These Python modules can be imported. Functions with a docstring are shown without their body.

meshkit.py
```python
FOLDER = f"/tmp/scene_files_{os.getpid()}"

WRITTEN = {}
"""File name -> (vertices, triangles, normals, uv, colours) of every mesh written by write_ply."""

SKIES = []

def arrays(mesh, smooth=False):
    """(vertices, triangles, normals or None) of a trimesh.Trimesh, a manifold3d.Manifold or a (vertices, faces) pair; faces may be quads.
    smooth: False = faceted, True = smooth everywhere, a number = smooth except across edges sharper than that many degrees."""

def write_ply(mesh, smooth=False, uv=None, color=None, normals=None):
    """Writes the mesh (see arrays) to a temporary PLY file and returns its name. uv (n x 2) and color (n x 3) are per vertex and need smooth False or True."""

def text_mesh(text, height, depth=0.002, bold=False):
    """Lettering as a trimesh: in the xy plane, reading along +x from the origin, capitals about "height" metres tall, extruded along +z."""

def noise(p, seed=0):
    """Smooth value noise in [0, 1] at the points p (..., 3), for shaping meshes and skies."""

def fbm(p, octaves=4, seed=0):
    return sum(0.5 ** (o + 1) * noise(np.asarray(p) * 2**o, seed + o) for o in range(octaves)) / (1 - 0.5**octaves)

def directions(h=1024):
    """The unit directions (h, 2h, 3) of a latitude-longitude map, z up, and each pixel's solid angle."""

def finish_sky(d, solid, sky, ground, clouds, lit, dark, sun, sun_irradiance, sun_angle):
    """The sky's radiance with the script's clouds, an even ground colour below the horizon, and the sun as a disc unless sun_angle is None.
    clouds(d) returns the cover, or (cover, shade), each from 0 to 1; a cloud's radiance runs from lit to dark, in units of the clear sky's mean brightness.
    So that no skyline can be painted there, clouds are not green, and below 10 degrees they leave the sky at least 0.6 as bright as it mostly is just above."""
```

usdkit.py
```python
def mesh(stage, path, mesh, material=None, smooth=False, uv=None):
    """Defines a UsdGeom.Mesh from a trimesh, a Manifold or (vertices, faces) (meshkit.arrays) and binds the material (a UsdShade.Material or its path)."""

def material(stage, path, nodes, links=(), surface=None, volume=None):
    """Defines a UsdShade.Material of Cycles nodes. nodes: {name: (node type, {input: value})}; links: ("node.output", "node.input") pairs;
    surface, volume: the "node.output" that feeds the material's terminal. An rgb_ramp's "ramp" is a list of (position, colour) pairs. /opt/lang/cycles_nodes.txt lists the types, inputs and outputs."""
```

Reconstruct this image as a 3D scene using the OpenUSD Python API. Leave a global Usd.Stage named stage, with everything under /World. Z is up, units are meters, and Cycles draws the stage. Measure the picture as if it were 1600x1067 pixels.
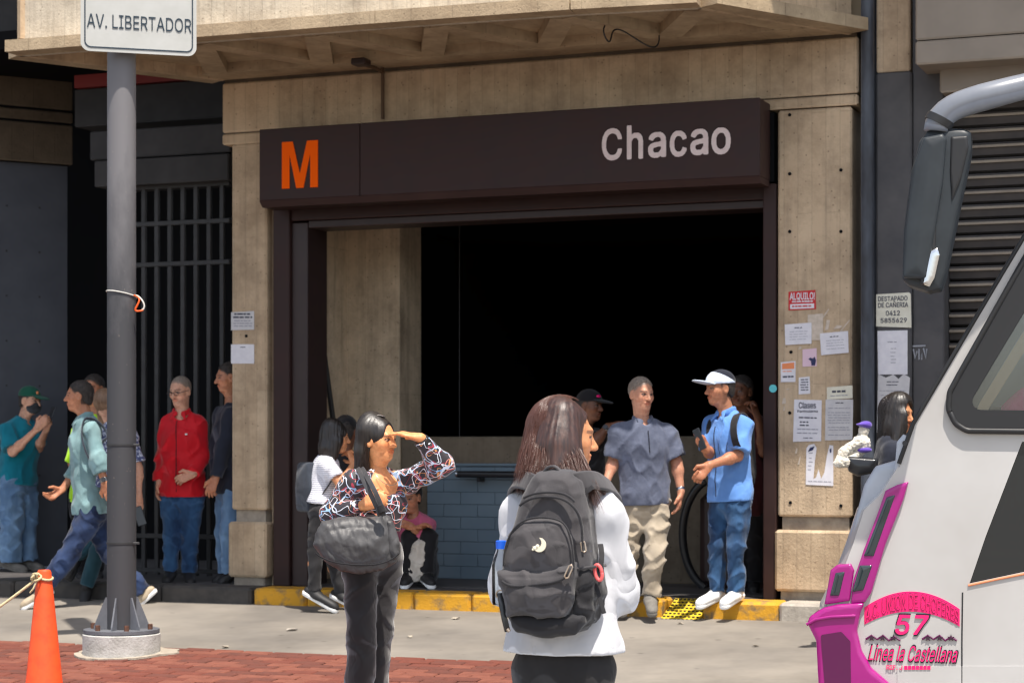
import math, random
import numpy as np, trimesh, usdkit, meshkit
import manifold3d as m3
from shapely.geometry import Polygon
from pxr import Usd, UsdGeom, UsdLux, UsdShade, Gf, Sdf, Vt

stage = Usd.Stage.CreateInMemory()
UsdGeom.SetStageUpAxis(stage, UsdGeom.Tokens.z)
UsdGeom.SetStageMetersPerUnit(stage, 1.0)
world = UsdGeom.Xform.Define(stage, '/World')
stage.SetDefaultPrim(world.GetPrim())

# ---------------------------------------------------------------- camera, sky, sun, exposure
FPX, HX, HY, HC = 3200.0, 800.0, 700.0, 1.45      # focal length in picture widths of 1600, principal point, eye height
cam = UsdGeom.Camera.Define(stage, '/World/camera')
cam.CreateFocalLengthAttr(72.0)
cam.CreateHorizontalApertureAttr(36.0)
cam.CreateVerticalApertureAttr(36.0 * 682 / 1024)
cam.CreateVerticalApertureOffsetAttr((HY - 533.5) / 1600 * 36.0)
cam.CreateClippingRangeAttr(Gf.Vec2f(0.05, 2000))
cam.CreateFStopAttr(5.6)
cam.CreateFocusDistanceAttr(8.3)
cam.AddTranslateOp().Set(Gf.Vec3d(0, 0, HC))
cam.AddRotateXOp().Set(90.0)
cam.CreateExposureAttr(0.62)

SUN_EL = math.radians(69.0)
SUN_AZ = math.radians(20.0)                        # from straight behind the camera, positive to the right
SUN = np.array([math.sin(SUN_AZ) * math.cos(SUN_EL), -math.cos(SUN_AZ) * math.cos(SUN_EL), math.sin(SUN_EL)])
dome = UsdLux.DomeLight.Define(stage, '/World/sky')
dome.GetPrim().SetCustomDataByKey('kind', 'structure')
sky_mat = usdkit.material(stage, '/World/Looks/sky_look', {
    'sky': ('sky_texture', {'sky_type': 'single_scattering', 'sun_disc': False, 'sun_elevation': SUN_EL,
                            'sun_rotation': math.atan2(SUN[0], SUN[1]), 'aerosol_density': 1.6}),
    'hz': ('hsv', {'saturation': 0.55, 'value': 1.15}),
    'bg': ('background_shader', {'strength': 0.13})}, [('sky.color', 'hz.color'), ('hz.color', 'bg.color')], surface='bg.background')
UsdShade.MaterialBindingAPI.Apply(dome.GetPrim()).Bind(sky_mat)
sun = UsdLux.DistantLight.Define(stage, '/World/sun')
sun.CreateIntensityAttr(1.18); sun.CreateNormalizeAttr(True); sun.CreateAngleAttr(0.55)
sun.CreateColorAttr(Gf.Vec3f(1.0, 0.93, 0.84))
_z = SUN; _x = np.cross([0, 0, 1.0], _z); _x /= np.linalg.norm(_x); _y = np.cross(_z, _x)
sun.AddTransformOp().Set(Gf.Matrix4d(*_x, 0, *_y, 0, *_z, 0, 0, 0, 30, 1))

# ---------------------------------------------------------------- helpers
def V(*a): return np.array(a, float)
def nrm(v): v = np.asarray(v, float); return v / max(np.linalg.norm(v), 1e-9)
def P(x, y, Y): return V((x - HX) * Y / FPX, Y, HC + (HY - y) * Y / FPX)

class Plane:
    """An upright plane: u runs to the right along it, m away from the camera behind it, z up."""
    def __init__(s, x, Y, deg):
        s.th = math.radians(deg); s.c, s.s = math.cos(s.th), math.sin(s.th)
        s.Y0 = Y * (1 + s.s / s.c * (x - HX) / FPX)
    def u(s, x, n=0.0):
        t = (x - HX) / FPX
        return (t * (s.Y0 - n * s.c) + n * s.s) / (s.c + t * s.s)
    def Y(s, x, n=0.0): return s.Y0 - s.u(x, n) * s.s - n * s.c
    def z(s, x, y, n=0.0): return HC + (HY - y) * s.Y(x, n) / FPX
    def uz(s, x, y, n=0.0): return (s.u(x, n), s.z(x, y, n))
    def world(s, p):
        p = np.asarray(p, float)
        u, m, z = p[..., 0], p[..., 1], p[..., 2]
        return np.stack([u * s.c + m * s.s, s.Y0 - u * s.s + m * s.c, z], -1)
    def local(s, p):
        p = np.asarray(p, float); x, y = p[..., 0], p[..., 1] - s.Y0
        return np.stack([x * s.c - y * s.s, x * s.s + y * s.c, p[..., 2]], -1)
    def mesh(s, t):
        t = as_tm(t); t = trimesh.Trimesh(s.world(t.vertices), t.faces, process=False); return t

def as_tm(t):
    if isinstance(t, trimesh.Trimesh): return t
    v, f, _ = meshkit.arrays(t); return trimesh.Trimesh(v, f, process=False)
def cat(*ms): return trimesh.util.concatenate([as_tm(m) for m in ms])

FA = Plane(800, 15.2, 21.46)                       # the station front
K = FA.s / FA.c

_used = {}
def free(path):
    n = _used.get(path, -1) + 1; _used[path] = n
    return path if n == 0 else f'{path}_{n:03d}'

class Thing:
    def __init__(s, name, label, category=None, base=(0, 0, 0), group=None, kind=None, parent=None):
        s.path = free((parent.path if parent else '/World') + '/' + name); s.base = np.asarray(base, float) + 0
        x = UsdGeom.Xform.Define(stage, s.path); x.AddTranslateOp().Set(Gf.Vec3d(*map(float, s.base)))
        s.prim = x.GetPrim(); tag(s.prim, label, category, group, kind)
    def part(s, name, mesh, mat, label=None, smooth=False, parent=None, col=None, kind=None):
        """mesh in world coordinates"""
        top = parent.GetPath().pathString if parent else s.path
        t = as_tm(mesh)
        t = trimesh.Trimesh(np.asarray(t.vertices) - s.base, t.faces, process=False)
        m = usdkit.mesh(stage, free(top + '/' + name), t, MAT(mat), smooth=smooth)
        if col is not None:
            UsdGeom.PrimvarsAPI(m).CreatePrimvar('tone', Sdf.ValueTypeNames.Color3fArray, 'vertex').Set(Vt.Vec3fArray.FromNumpy(np.asarray(col, np.float32)))
        if label: m.GetPrim().SetCustomDataByKey('label', label)
        if kind: m.GetPrim().SetCustomDataByKey('kind', kind)
        return m.GetPrim()
def tag(p, label=None, category=None, group=None, kind=None):
    for k, v in (('label', label), ('category', category), ('group', group), ('kind', kind)):
        if v: p.SetCustomDataByKey(k, v)
def solo(name, mesh, mat, label=None, category=None, group=None, kind=None, smooth=False):
    m = usdkit.mesh(stage, free('/World/' + name), as_tm(mesh), MAT(mat), smooth=smooth)
    tag(m.GetPrim(), label, category, group, kind); return m.GetPrim()

# ---------------------------------------------------------------- materials
_mats = {}
def MAT(m):
    if not isinstance(m, str): return m
    return _mats[m]
def lin(r, g, b): return tuple(((c / 255 + 0.055) / 1.055) ** 2.4 if c > 10 else c / 255 / 12.92 for c in (r, g, b))
def mk(name, c1, c2=None, scale=6.0, rough=0.6, rough2=None, bump=0.0, bscale=60.0, metal=0.0, spec=0.5, sheen=0.0, coat=0.0,
       stretch=(1, 1, 1), detail=4, lo=0.35, hi=0.65, rot=0.0, dist=0.01, bstretch=None, crease=0.0, cscale=(7, 7, 5), spots=0.0):
    c2 = c2 or c1
    n = {'g': ('geometry', {}), 'mp': ('mapping', {'rotation': (0, 0, rot), 'scale': stretch}),
         'mb': ('mapping', {'rotation': (0, 0, rot), 'scale': bstretch or stretch}),
         'n': ('noise_texture', {'scale': scale, 'detail': detail, 'roughness': 0.6}),
         'r': ('rgb_ramp', {'ramp': [(lo, c1), (hi, c2)]}),
         'p': ('principled_bsdf', {'roughness': rough, 'metallic': metal, 'specular_ior_level': spec, 'sheen_weight': sheen, 'coat_weight': coat})}
    l = [('g.position', 'mp.vector'), ('g.position', 'mb.vector'), ('mp.vector', 'n.vector'), ('n.fac', 'r.fac'), ('r.color', 'p.base_color')]
    if rough2 is not None:
        n['rr'] = ('map_range', {'from_min': 0.3, 'from_max': 0.7, 'to_min': rough, 'to_max': rough2, 'clamp': True})
        l += [('n.fac', 'rr.value'), ('rr.result', 'p.roughness')]
    if bump:
        n['bn'] = ('noise_texture', {'scale': bscale, 'detail': 3, 'roughness': 0.6})
        n['b'] = ('bump', {'strength': bump, 'distance': dist})
        l += [('mb.vector', 'bn.vector'), ('bn.fac', 'b.height'), ('b.normal', 'p.normal')]
    if spots:
        n['sv'] = ('voronoi_texture', {'scale': 3.2, 'randomness': 1.0}); n['sr'] = ('rgb_ramp', {'ramp': [(.05, (.55, .54, .53)), (.09, (1, 1, 1))]})
        n['s2'] = ('noise_texture', {'scale': .55, 'detail': 6, 'roughness': .7}); n['s3'] = ('rgb_ramp', {'ramp': [(.38, (.80, .79, .78)), (.56, (1.04, 1.04, 1.04))]})
        n['sm'] = ('mix', {'mix_type': 'multiply', 'fac': spots}); n['sn'] = ('mix', {'mix_type': 'multiply', 'fac': 1.0})
        l.remove(('r.color', 'p.base_color')); l += [('g.position', 'sv.vector'), ('sv.distance', 'sr.fac'), ('r.color', 'sm.color1'), ('sr.color', 'sm.color2'), ('g.position', 's2.vector'), ('s2.fac', 's3.fac'), ('sm.color', 'sn.color1'), ('s3.color', 'sn.color2'), ('sn.color', 'p.base_color')]
    if crease:
        n['cm'] = ('mapping', {'rotation': (.5, .35, .2), 'scale': cscale}); n['cn'] = ('noise_texture', {'scale': 1.0, 'detail': 2.5, 'roughness': .55, 'distortion': .5})
        n['cs'] = ('math', {'math_type': 'subtract', 'value2': .5}); n['ca'] = ('math', {'math_type': 'absolute'}); n['cp'] = ('math', {'math_type': 'power', 'value2': .85}); n['cb'] = ('bump', {'strength': crease, 'distance': .05})
        l += [('g.position', 'cm.vector'), ('cm.vector', 'cn.vector'), ('cn.fac', 'cs.value1'), ('cs.value', 'ca.value1'), ('ca.value', 'cp.value1'), ('cp.value', 'cb.height')]
        if bump: l += [('cb.normal', 'b.normal')]
        else: l += [('cb.normal', 'p.normal')]
    _mats[name] = usdkit.material(stage, '/World/Looks/' + name, n, l, surface='p.BSDF')
    return _mats[name]

def concrete(name, ca, cb, board=0.1, th=FA.th, stain=(0.10, 0.075, 0.05), stain_amt=0.7, origin=(0, 0)):
    """Board-marked concrete: upright boards of two tones with fine dark joints, streaks of dirt and small pits."""
    n = {'g': ('geometry', {}), 'mp': ('mapping', {'rotation': (0, 0, th)}),
         's': ('separate_xyz', {}), 'cx': ('combine_xyz', {}),
         'bk': ('brick_texture', {'offset': 0.37, 'color1': ca, 'color2': cb, 'mortar': tuple(0.8 * c for c in ca), 'scale': 1.0,
                                  'mortar_size': 0.003, 'mortar_smooth': 0.6, 'brick_width': 1.9, 'row_height': board}),
         'm2': ('mapping', {'rotation': (0, 0, 0), 'scale': (11, 11, 0.8)}),
         'st': ('noise_texture', {'scale': 1.0, 'detail': 5, 'roughness': 0.65}),
         'sr': ('rgb_ramp', {'ramp': [(0.50, (0, 0, 0)), (0.80, (1, 1, 1))]}),
         'sm': ('math', {'math_type': 'multiply', 'value2': stain_amt}),
         'mx': ('mix', {'color2': stain}),
         'bl': ('noise_texture', {'scale': 2.4, 'detail': 9, 'roughness': 0.74}),
         'br': ('rgb_ramp', {'ramp': [(0.32, (0.66, 0.63, 0.60)), (0.60, (1.10, 1.08, 1.05))]}),
         'mu': ('mix', {'mix_type': 'multiply', 'fac': 1.0}),
         'pt': ('voronoi_texture', {'scale': 19.0}), 'pr': ('rgb_ramp', {'ramp': [(0.07, (0.25, 0.22, 0.2)), (0.15, (1, 1, 1))]}),
         'mv': ('mix', {'mix_type': 'multiply', 'fac': 0.55}),
         'bn': ('noise_texture', {'scale': 55.0, 'detail': 5, 'roughness': 0.7}),
         'ad': ('math', {'math_type': 'multiply_add', 'value2': -0.6}),
         'b': ('bump', {'strength': 0.5, 'distance': 0.012}),
         'p': ('principled_bsdf', {'roughness': 0.85, 'specular_ior_level': 0.25})}
    l = [('g.position', 'mp.vector'), ('mp.vector', 's.vector'), ('s.z', 'cx.x'), ('s.x', 'cx.y'), ('cx.vector', 'bk.vector'),
         ('mp.vector', 'm2.vector'), ('m2.vector', 'st.vector'), ('st.fac', 'sr.fac'), ('sr.color', 'sm.value1'), ('sm.value', 'mx.fac'),
         ('bk.color', 'mx.color1'), ('g.position', 'bl.vector'), ('bl.fac', 'br.fac'), ('mx.color', 'mu.color1'), ('br.color', 'mu.color2'),
         ('g.position', 'pt.vector'), ('pt.distance', 'pr.fac'), ('mu.color', 'mv.color1'), ('pr.color', 'mv.color2'), ('mv.color', 'p.base_color'),
         ('g.position', 'bn.vector'), ('bk.fac', 'ad.value1'), ('bn.fac', 'ad.value3'), ('ad.value', 'b.height'), ('b.normal', 'p.normal')]
    _mats[name] = usdkit.material(stage, '/World/Looks/' + name, n, l, surface='p.BSDF')

# ---------------------------------------------------------------- mesh helpers
def box(lo, hi, b=0.0):
    lo, hi = np.minimum(lo, hi).astype(float), np.maximum(lo, hi).astype(float)
    if b <= 0:
        t = trimesh.creation.box(extents=hi - lo); t.apply_translation((lo + hi) / 2); return t
    b = min(b, 0.45 * (hi - lo).min()); pts = []
    for i in range(8):
        c = [(lo, hi)[(i >> k) & 1][k] for k in range(3)]; sg = [(1, -1)[(i >> k) & 1] for k in range(3)]
        for a in range(3):
            pts.append([c[k] + (0 if k == a else sg[k] * b) for k in range(3)])
    return trimesh.convex.convex_hull(np.array(pts))
def fbox(x0, x1, z0, z1, m0, m1, b=0.0):           # box on the station front, u from picture columns taken on its own front face
    return FA.mesh(box((FA.u(x0, -m0), m0, z0), (FA.u(x1, -m0), m1, z1), b))
def ubox(u0, u1, z0, z1, m0, m1, b=0.0, pl=FA): return pl.mesh(box((u0, m0, z0), (u1, m1, z1), b))
def tube(pts, r, n=10, close=False):
    """A round tube along points (its own rings, capped)."""
    p = np.asarray(pts, float); r = np.broadcast_to(r, len(p)).astype(float)
    t = np.gradient(p, axis=0); t /= np.maximum(np.linalg.norm(t, axis=1, keepdims=True), 1e-9)
    a = np.cross(t[0], [0, 0, 1.0]); a = a if np.linalg.norm(a) > 0.2 else np.cross(t[0], [0, 1.0, 0]); a = nrm(a); vs = []
    ang = np.arange(n) / n * 2 * np.pi
    for i in range(len(p)):
        a = nrm(a - t[i] * np.dot(a, t[i])); b = np.cross(t[i], a)
        vs.append(p[i] + r[i] * (np.cos(ang)[:, None] * a + np.sin(ang)[:, None] * b))
    v = np.vstack(vs + [p[:1], p[-1:]]); f = []; k = np.arange(n); k2 = (k + 1) % n
    for i in range(len(p) - 1):
        f += [np.stack([i * n + k, i * n + k2, (i + 1) * n + k2], 1), np.stack([i * n + k, (i + 1) * n + k2, (i + 1) * n + k], 1)]
    e = len(p) * n; L = (len(p) - 1) * n
    f += [np.stack([np.full(n, e), k2, k], 1), np.stack([np.full(n, e + 1), L + k, L + k2], 1)]
    return trimesh.Trimesh(v, np.vstack(f), process=False)
def spline(pts, n=24):
    from scipy.interpolate import CubicSpline
    p = np.asarray(pts, float); d = np.r_[0, np.cumsum(np.linalg.norm(np.diff(p, axis=0), axis=1))]
    return CubicSpline(d, p)(np.linspace(0, d[-1], n))
def ribbon(pts, side, w, th):
    """A flat strap along points: width w along the side vectors, thickness th."""
    p = np.asarray(pts, float); s = np.broadcast_to(np.asarray(side, float), p.shape); w = np.broadcast_to(w, len(p))
    t = np.gradient(p, axis=0); t /= np.linalg.norm(t, axis=1, keepdims=True)
    s = s - t * (s * t).sum(1, keepdims=True); s /= np.linalg.norm(s, axis=1, keepdims=True); q = np.cross(t, s)
    rings = []
    for a, b in ((-1, -.6), (-.8, -1), (.8, -1), (1, -.6), (1, .6), (.8, 1), (-.8, 1), (-1, .6)):
        rings.append(p + s * (a * w / 2)[:, None] + q * (b * th / 2))
    v = np.stack(rings, 1).reshape(-1, 3); n = 8; f = []; k = np.arange(n); k2 = (k + 1) % n
    for i in range(len(p) - 1):
        f += [np.stack([i * n + k, i * n + k2, (i + 1) * n + k2], 1), np.stack([i * n + k, (i + 1) * n + k2, (i + 1) * n + k], 1)]
    f += [np.array([[0, i + 1, i] for i in range(1, n - 1)]), np.array([[len(v) - n, len(v) - n + i, len(v) - n + i + 1] for i in range(1, n - 1)])]
    return trimesh.Trimesh(v, np.vstack(f), process=False)
def lathe(c, prof, n=32):
    """Revolves (r, z) pairs about the upright axis through c."""
    ang = np.arange(n) / n * 2 * np.pi; v = []
    for r, z in prof: v.append(np.stack([c[0] + r * np.cos(ang), c[1] + r * np.sin(ang), np.full(n, c[2] + z)], 1))
    v = np.vstack(v + [[[c[0], c[1], c[2] + prof[0][1]], [c[0], c[1], c[2] + prof[-1][1]]]]); f = []; k = np.arange(n); k2 = (k + 1) % n
    for i in range(len(prof) - 1):
        f += [np.stack([i * n + k, i * n + k2, (i + 1) * n + k2], 1), np.stack([i * n + k, (i + 1) * n + k2, (i + 1) * n + k], 1)]
    e = len(prof) * n; L = e - n
    f += [np.stack([np.full(n, e), k2, k], 1), np.stack([np.full(n, e + 1), L + k, L + k2], 1)]
    return trimesh.Trimesh(v, np.vstack(f), process=False)
def slab(pl, poly, m0, m1, r=0.0):
    """A polygon (u, z) in a plane, extruded from m0 to m1."""
    g = Polygon(poly).buffer(0)
    if r: g = g.buffer(-r).buffer(r, quad_segs=5)
    gs = getattr(g, 'geoms', [g]); out = []
    for q in gs:
        t = trimesh.creation.extrude_polygon(q, m1 - m0, engine='earcut')
        v = t.vertices; out.append(trimesh.Trimesh(np.stack([v[:, 0], m0 + v[:, 2], v[:, 1]], 1), t.faces[:, ::-1], process=False))
    return pl.mesh(cat(*out))
def letters(pl, text, x0, y0, x1, y1, n, depth=0.004, bold=False, shear=0.0, warp=None):
    """Lettering that fills the picture box x0..x1, y0 (top) .. y1 (baseline) on a plane, n in front of it."""
    t = meshkit.text_mesh(text, 1.0, 1.0, bold); v = np.array(t.vertices); lo, hi = v.min(0), v.max(0)
    u0, u1 = pl.u(x0, n), pl.u(x1, n); z1 = pl.z((x0 + x1) / 2, y1, n); z0 = pl.z((x0 + x1) / 2, y0, n)
    a = (v[:, 0] - lo[0]) / (hi[0] - lo[0]); b = v[:, 1] / 1.0
    u = u0 + a * (u1 - u0) + shear * b * (z0 - z1); z = z1 + b * (z0 - z1); m = -n + (0.5 - v[:, 2]) * depth
    if warp: u, z = warp(a, b, u, z)
    return pl.mesh(trimesh.Trimesh(np.stack([u, m, z], 1), t.faces, process=False))

# ---------------------------------------------------------------- signed-distance modelling (bodies, cloth, bags)
def smin(a, b, k):
    h = np.maximum(k - np.abs(a - b), 0) / k
    return np.minimum(a, b) - h * h * k * 0.25
class SDF:
    def __init__(s): s.p = []
    def add(s, f, lo, hi, k=0.02, sub=False): s.p.append((f, np.asarray(lo, float), np.asarray(hi, float), k, sub)); return s
    def rc(s, a, b, ra, rb, k=0.02, cuts=(), ax=None, fl=1.0, sub=False):
        a, b = np.asarray(a, float), np.asarray(b, float); ba = b - a; L = max(ba @ ba, 1e-9)
        def f(p):
            q = p - a; h = np.clip((q @ ba) / L, 0, 1); o = q - h[..., None] * ba
            if ax is not None: o = o + (o @ ax)[..., None] * ax * (1 / fl - 1)
            d = np.linalg.norm(o, axis=-1) - (ra + (rb - ra) * h)
            for c, n in cuts: d = np.maximum(d, (p - c) @ n)
            return d
        r = max(ra, rb); return s.add(f, np.minimum(a, b) - r, np.maximum(a, b) + r, k, sub)
    def ell(s, c, A, r, k=0.02, sub=False, cuts=()):
        c, A, r = np.asarray(c, float), np.asarray(A, float), np.asarray(r, float)
        def f(p):
            q = (p - c) @ A.T / r; l = np.linalg.norm(q, axis=-1)
            g = np.linalg.norm(q / r, axis=-1)
            d = l * (l - 1) / np.maximum(g, 1e-6)
            for cc, n in cuts: d = np.maximum(d, (p - cc) @ n)
            return d
        e = np.sqrt(((A * r[:, None]) ** 2).sum(0)); return s.add(f, c - e, c + e, k, sub)
    def mesh(s, h, noise=None, cuts=(), pad=None):
        pad = pad or 3 * h; pos = [p for p in s.p if not p[4]]
        lo = np.min([p[1] for p in pos], 0) - pad; hi = np.max([p[2] for p in pos], 0) + pad
        n = np.ceil((hi - lo) / h).astype(int) + 1
        ax = [lo[i] + np.arange(n[i]) * h for i in range(3)]
        D = np.full(n, 0.08, np.float64)
        for f, a, b, k, sub in s.p:
            i0 = np.clip(np.floor((a - k - 2.5 * h - lo) / h).astype(int), 0, n - 1); i1 = np.clip(np.ceil((b + k + 2.5 * h - lo) / h).astype(int) + 1, 1, n)
            if (i1 <= i0).any(): continue
            sl = tuple(slice(i0[i], i1[i]) for i in range(3))
            p = np.stack(np.meshgrid(*[ax[i][sl[i]] for i in range(3)], indexing='ij'), -1); d = f(p)
            D[sl] = -smin(-D[sl], d, k) if sub else smin(D[sl], d, k)
        if noise is not None or cuts:
            w = np.abs(D) < 0.05; idx = np.nonzero(w); p = np.stack([ax[i][idx[i]] for i in range(3)], -1); d = D[idx]
            if noise is not None: d = d + noise(p)
            for c, nn in cuts: d = np.maximum(d, (p - c) @ nn)
            D[idx] = d
            if cuts:
                w = D < -0.049; idx = np.nonzero(w); p = np.stack([ax[i][idx[i]] for i in range(3)], -1); d = D[idx]
                for c, nn in cuts: d = np.maximum(d, (p - c) @ nn)
                D[idx] = d
        return surface(D, lo, h)
def surface(D, lo, h):
    ins = D < 0; n = np.array(D.shape)
    if not ins.any(): return trimesh.creation.icosphere(subdivisions=1, radius=0.001)
    c = np.zeros(n - 1, np.int8)
    for o in np.ndindex(2, 2, 2): c += ins[o[0]:n[0] - 1 + o[0], o[1]:n[1] - 1 + o[1], o[2]:n[2] - 1 + o[2]]
    act = np.stack(np.nonzero((c > 0) & (c < 8)), 1); num = np.zeros(len(act)); acc = np.zeros((len(act), 3))
    cor = [np.array(o) for o in np.ndindex(2, 2, 2)]; val = [D[tuple((act + o).T)] for o in cor]
    for i in range(8):
        for j in range(i + 1, 8):
            if np.abs(cor[i] - cor[j]).sum() != 1: continue
            a, b = val[i], val[j]; x = (a < 0) != (b < 0); t = np.where(x, a / np.where(x, a - b, 1), 0)
            acc += x[:, None] * (cor[i] + t[:, None] * (cor[j] - cor[i])); num += x
    v = lo + (act + acc / num[:, None]) * h
    idx = np.full(n - 1, -1, np.int64); idx[tuple(act.T)] = np.arange(len(act)); F = []
    for a in range(3):
        b, cc = (a + 1) % 3, (a + 2) % 3; sl0 = [slice(None)] * 3; sl1 = [slice(None)] * 3; sl0[a] = slice(0, n[a] - 1); sl1[a] = slice(1, n[a])
        x = ins[tuple(sl0)] != ins[tuple(sl1)]; e = np.stack(np.nonzero(x), 1)
        e = e[(e[:, b] > 0) & (e[:, cc] > 0) & (e[:, b] < n[b] - 1) & (e[:, cc] < n[cc] - 1)]
        eb = np.eye(3, dtype=int)[b]; ec = np.eye(3, dtype=int)[cc]
        q = np.stack([idx[tuple((e - eb - ec).T)], idx[tuple((e - ec).T)], idx[tuple(e.T)], idx[tuple((e - eb).T)]], 1)
        fl = ~ins[tuple(e.T)]; q[fl] = q[fl][:, ::-1]; F.append(q)
    q = np.vstack(F); return trimesh.Trimesh(v, np.vstack([q[:, [0, 1, 2]], q[:, [0, 2, 3]]]), process=False)
def poly_sdf(poly):
    a = np.asarray(poly, float); b = np.roll(a, -1, 0)
    def f(x, y):
        d = np.full(x.shape, 1e9); s = np.zeros(x.shape, bool)
        for (x0, y0), (x1, y1) in zip(a, b):
            ex, ey = x1 - x0, y1 - y0; wx, wy = x - x0, y - y0; t = np.clip((wx * ex + wy * ey) / max(ex * ex + ey * ey, 1e-12), 0, 1)
            d = np.minimum(d, (wx - ex * t) ** 2 + (wy - ey * t) ** 2)
            c = (y0 <= y) != (y1 <= y); s ^= c & (x < x0 + (y - y0) * ex / (ey if abs(ey) > 1e-12 else 1e-12))
        return np.where(s, -1, 1) * np.sqrt(d)
    return f
def pillow(pl, poly, m0, m1, r=0.02, puff=0.0, h=0.006, noise=None, reach=0.08, extra=None):
    """A soft pad: polygon (u, z) on a plane with rounded edges, swelling towards its middle. Returns a mesh in the world."""
    g = np.asarray(poly, float); f2 = poly_sdf(g); mc, hm = (m0 + m1) / 2, (m1 - m0) / 2
    def f(p):
        d2 = f2(p[..., 0], p[..., 2]) + r; hh = hm + puff * np.clip(-d2 / reach, 0, 1) ** 0.6
        dm = np.abs(p[..., 1] - mc) - hh + r
        return np.hypot(np.maximum(d2, 0), np.maximum(dm, 0)) + np.minimum(np.maximum(d2, dm), 0) - r
    s = SDF(); s.add(f, (g[:, 0].min(), m0 - puff, g[:, 1].min()), (g[:, 0].max(), m1 + puff, g[:, 1].max()))
    if extra: extra(s)
    return pl.mesh(s.mesh(h, noise=noise))
# ---------------------------------------------------------------- materials of the place
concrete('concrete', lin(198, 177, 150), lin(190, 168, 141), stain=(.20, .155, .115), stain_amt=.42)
concrete('concrete_sunlit', lin(200, 191, 174), lin(194, 184, 167), stain=(0.2, 0.16, 0.12), stain_amt=0.6)  # paler copy of the concrete, sunlight put into its colour
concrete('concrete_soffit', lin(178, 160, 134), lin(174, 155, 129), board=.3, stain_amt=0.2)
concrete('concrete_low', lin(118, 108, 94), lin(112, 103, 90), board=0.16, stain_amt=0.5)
concrete('concrete_inner', lin(212, 194, 168), lin(204, 186, 160), board=0.16, stain_amt=0.5)
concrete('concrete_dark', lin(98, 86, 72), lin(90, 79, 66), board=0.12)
mk('plinth', lin(140, 130, 118), lin(168, 158, 142), scale=12, rough=0.9, bump=0.3)
mk('brown_metal', lin(46, 29, 27), lin(54, 35, 32), scale=5, spec=.3, rough=0.5, rough2=0.62, bump=0.06, bscale=14)
mk('brown_metal_dark', lin(42, 28, 27), lin(48, 33, 31), scale=6, rough=0.5, bump=0.08, bscale=20)
mk('orange_letter', lin(250, 96, 2), rough=0.7, spec=0.1)
mk('pale_letter', lin(222, 205, 200), lin(212, 192, 188), scale=20, rough=0.6)
mk('unlit_black', (0.008, 0.008, 0.009), rough=0.9, spec=0.1)  # near-black colour standing in for the dark of unlit depths and holes
mk('gate_metal', lin(52, 52, 53), lin(42, 42, 43), scale=9, rough=0.6, bump=0.1)
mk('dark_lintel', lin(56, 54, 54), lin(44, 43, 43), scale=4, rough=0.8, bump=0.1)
mk('hoarding_grey', lin(76, 79, 87), lin(68, 71, 79), scale=2.5, rough=0.6, rough2=0.75, bump=0.06, bscale=30)
mk('red_strip', lin(120, 20, 14), rough=0.6)
mk('tile_blue', lin(110, 127, 138), lin(100, 118, 130), scale=3, rough=0.3, rough2=0.45, bump=0.03, bscale=12)
mk('grout', lin(80, 90, 96), rough=0.9)
mk('floor_dark', lin(84, 80, 78), lin(66, 63, 62), scale=7, rough=0.6, bump=0.1)
mk('handrail_black', (0.012, 0.012, 0.013), rough=0.35)
mk('chrome', (0.75, 0.75, 0.75), rough=0.18, metal=1.0)
mk('painted_grey_wall', lin(84, 82, 82), lin(70, 69, 71), scale=3.5, rough=0.75, bump=0.15, bscale=40)
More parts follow.
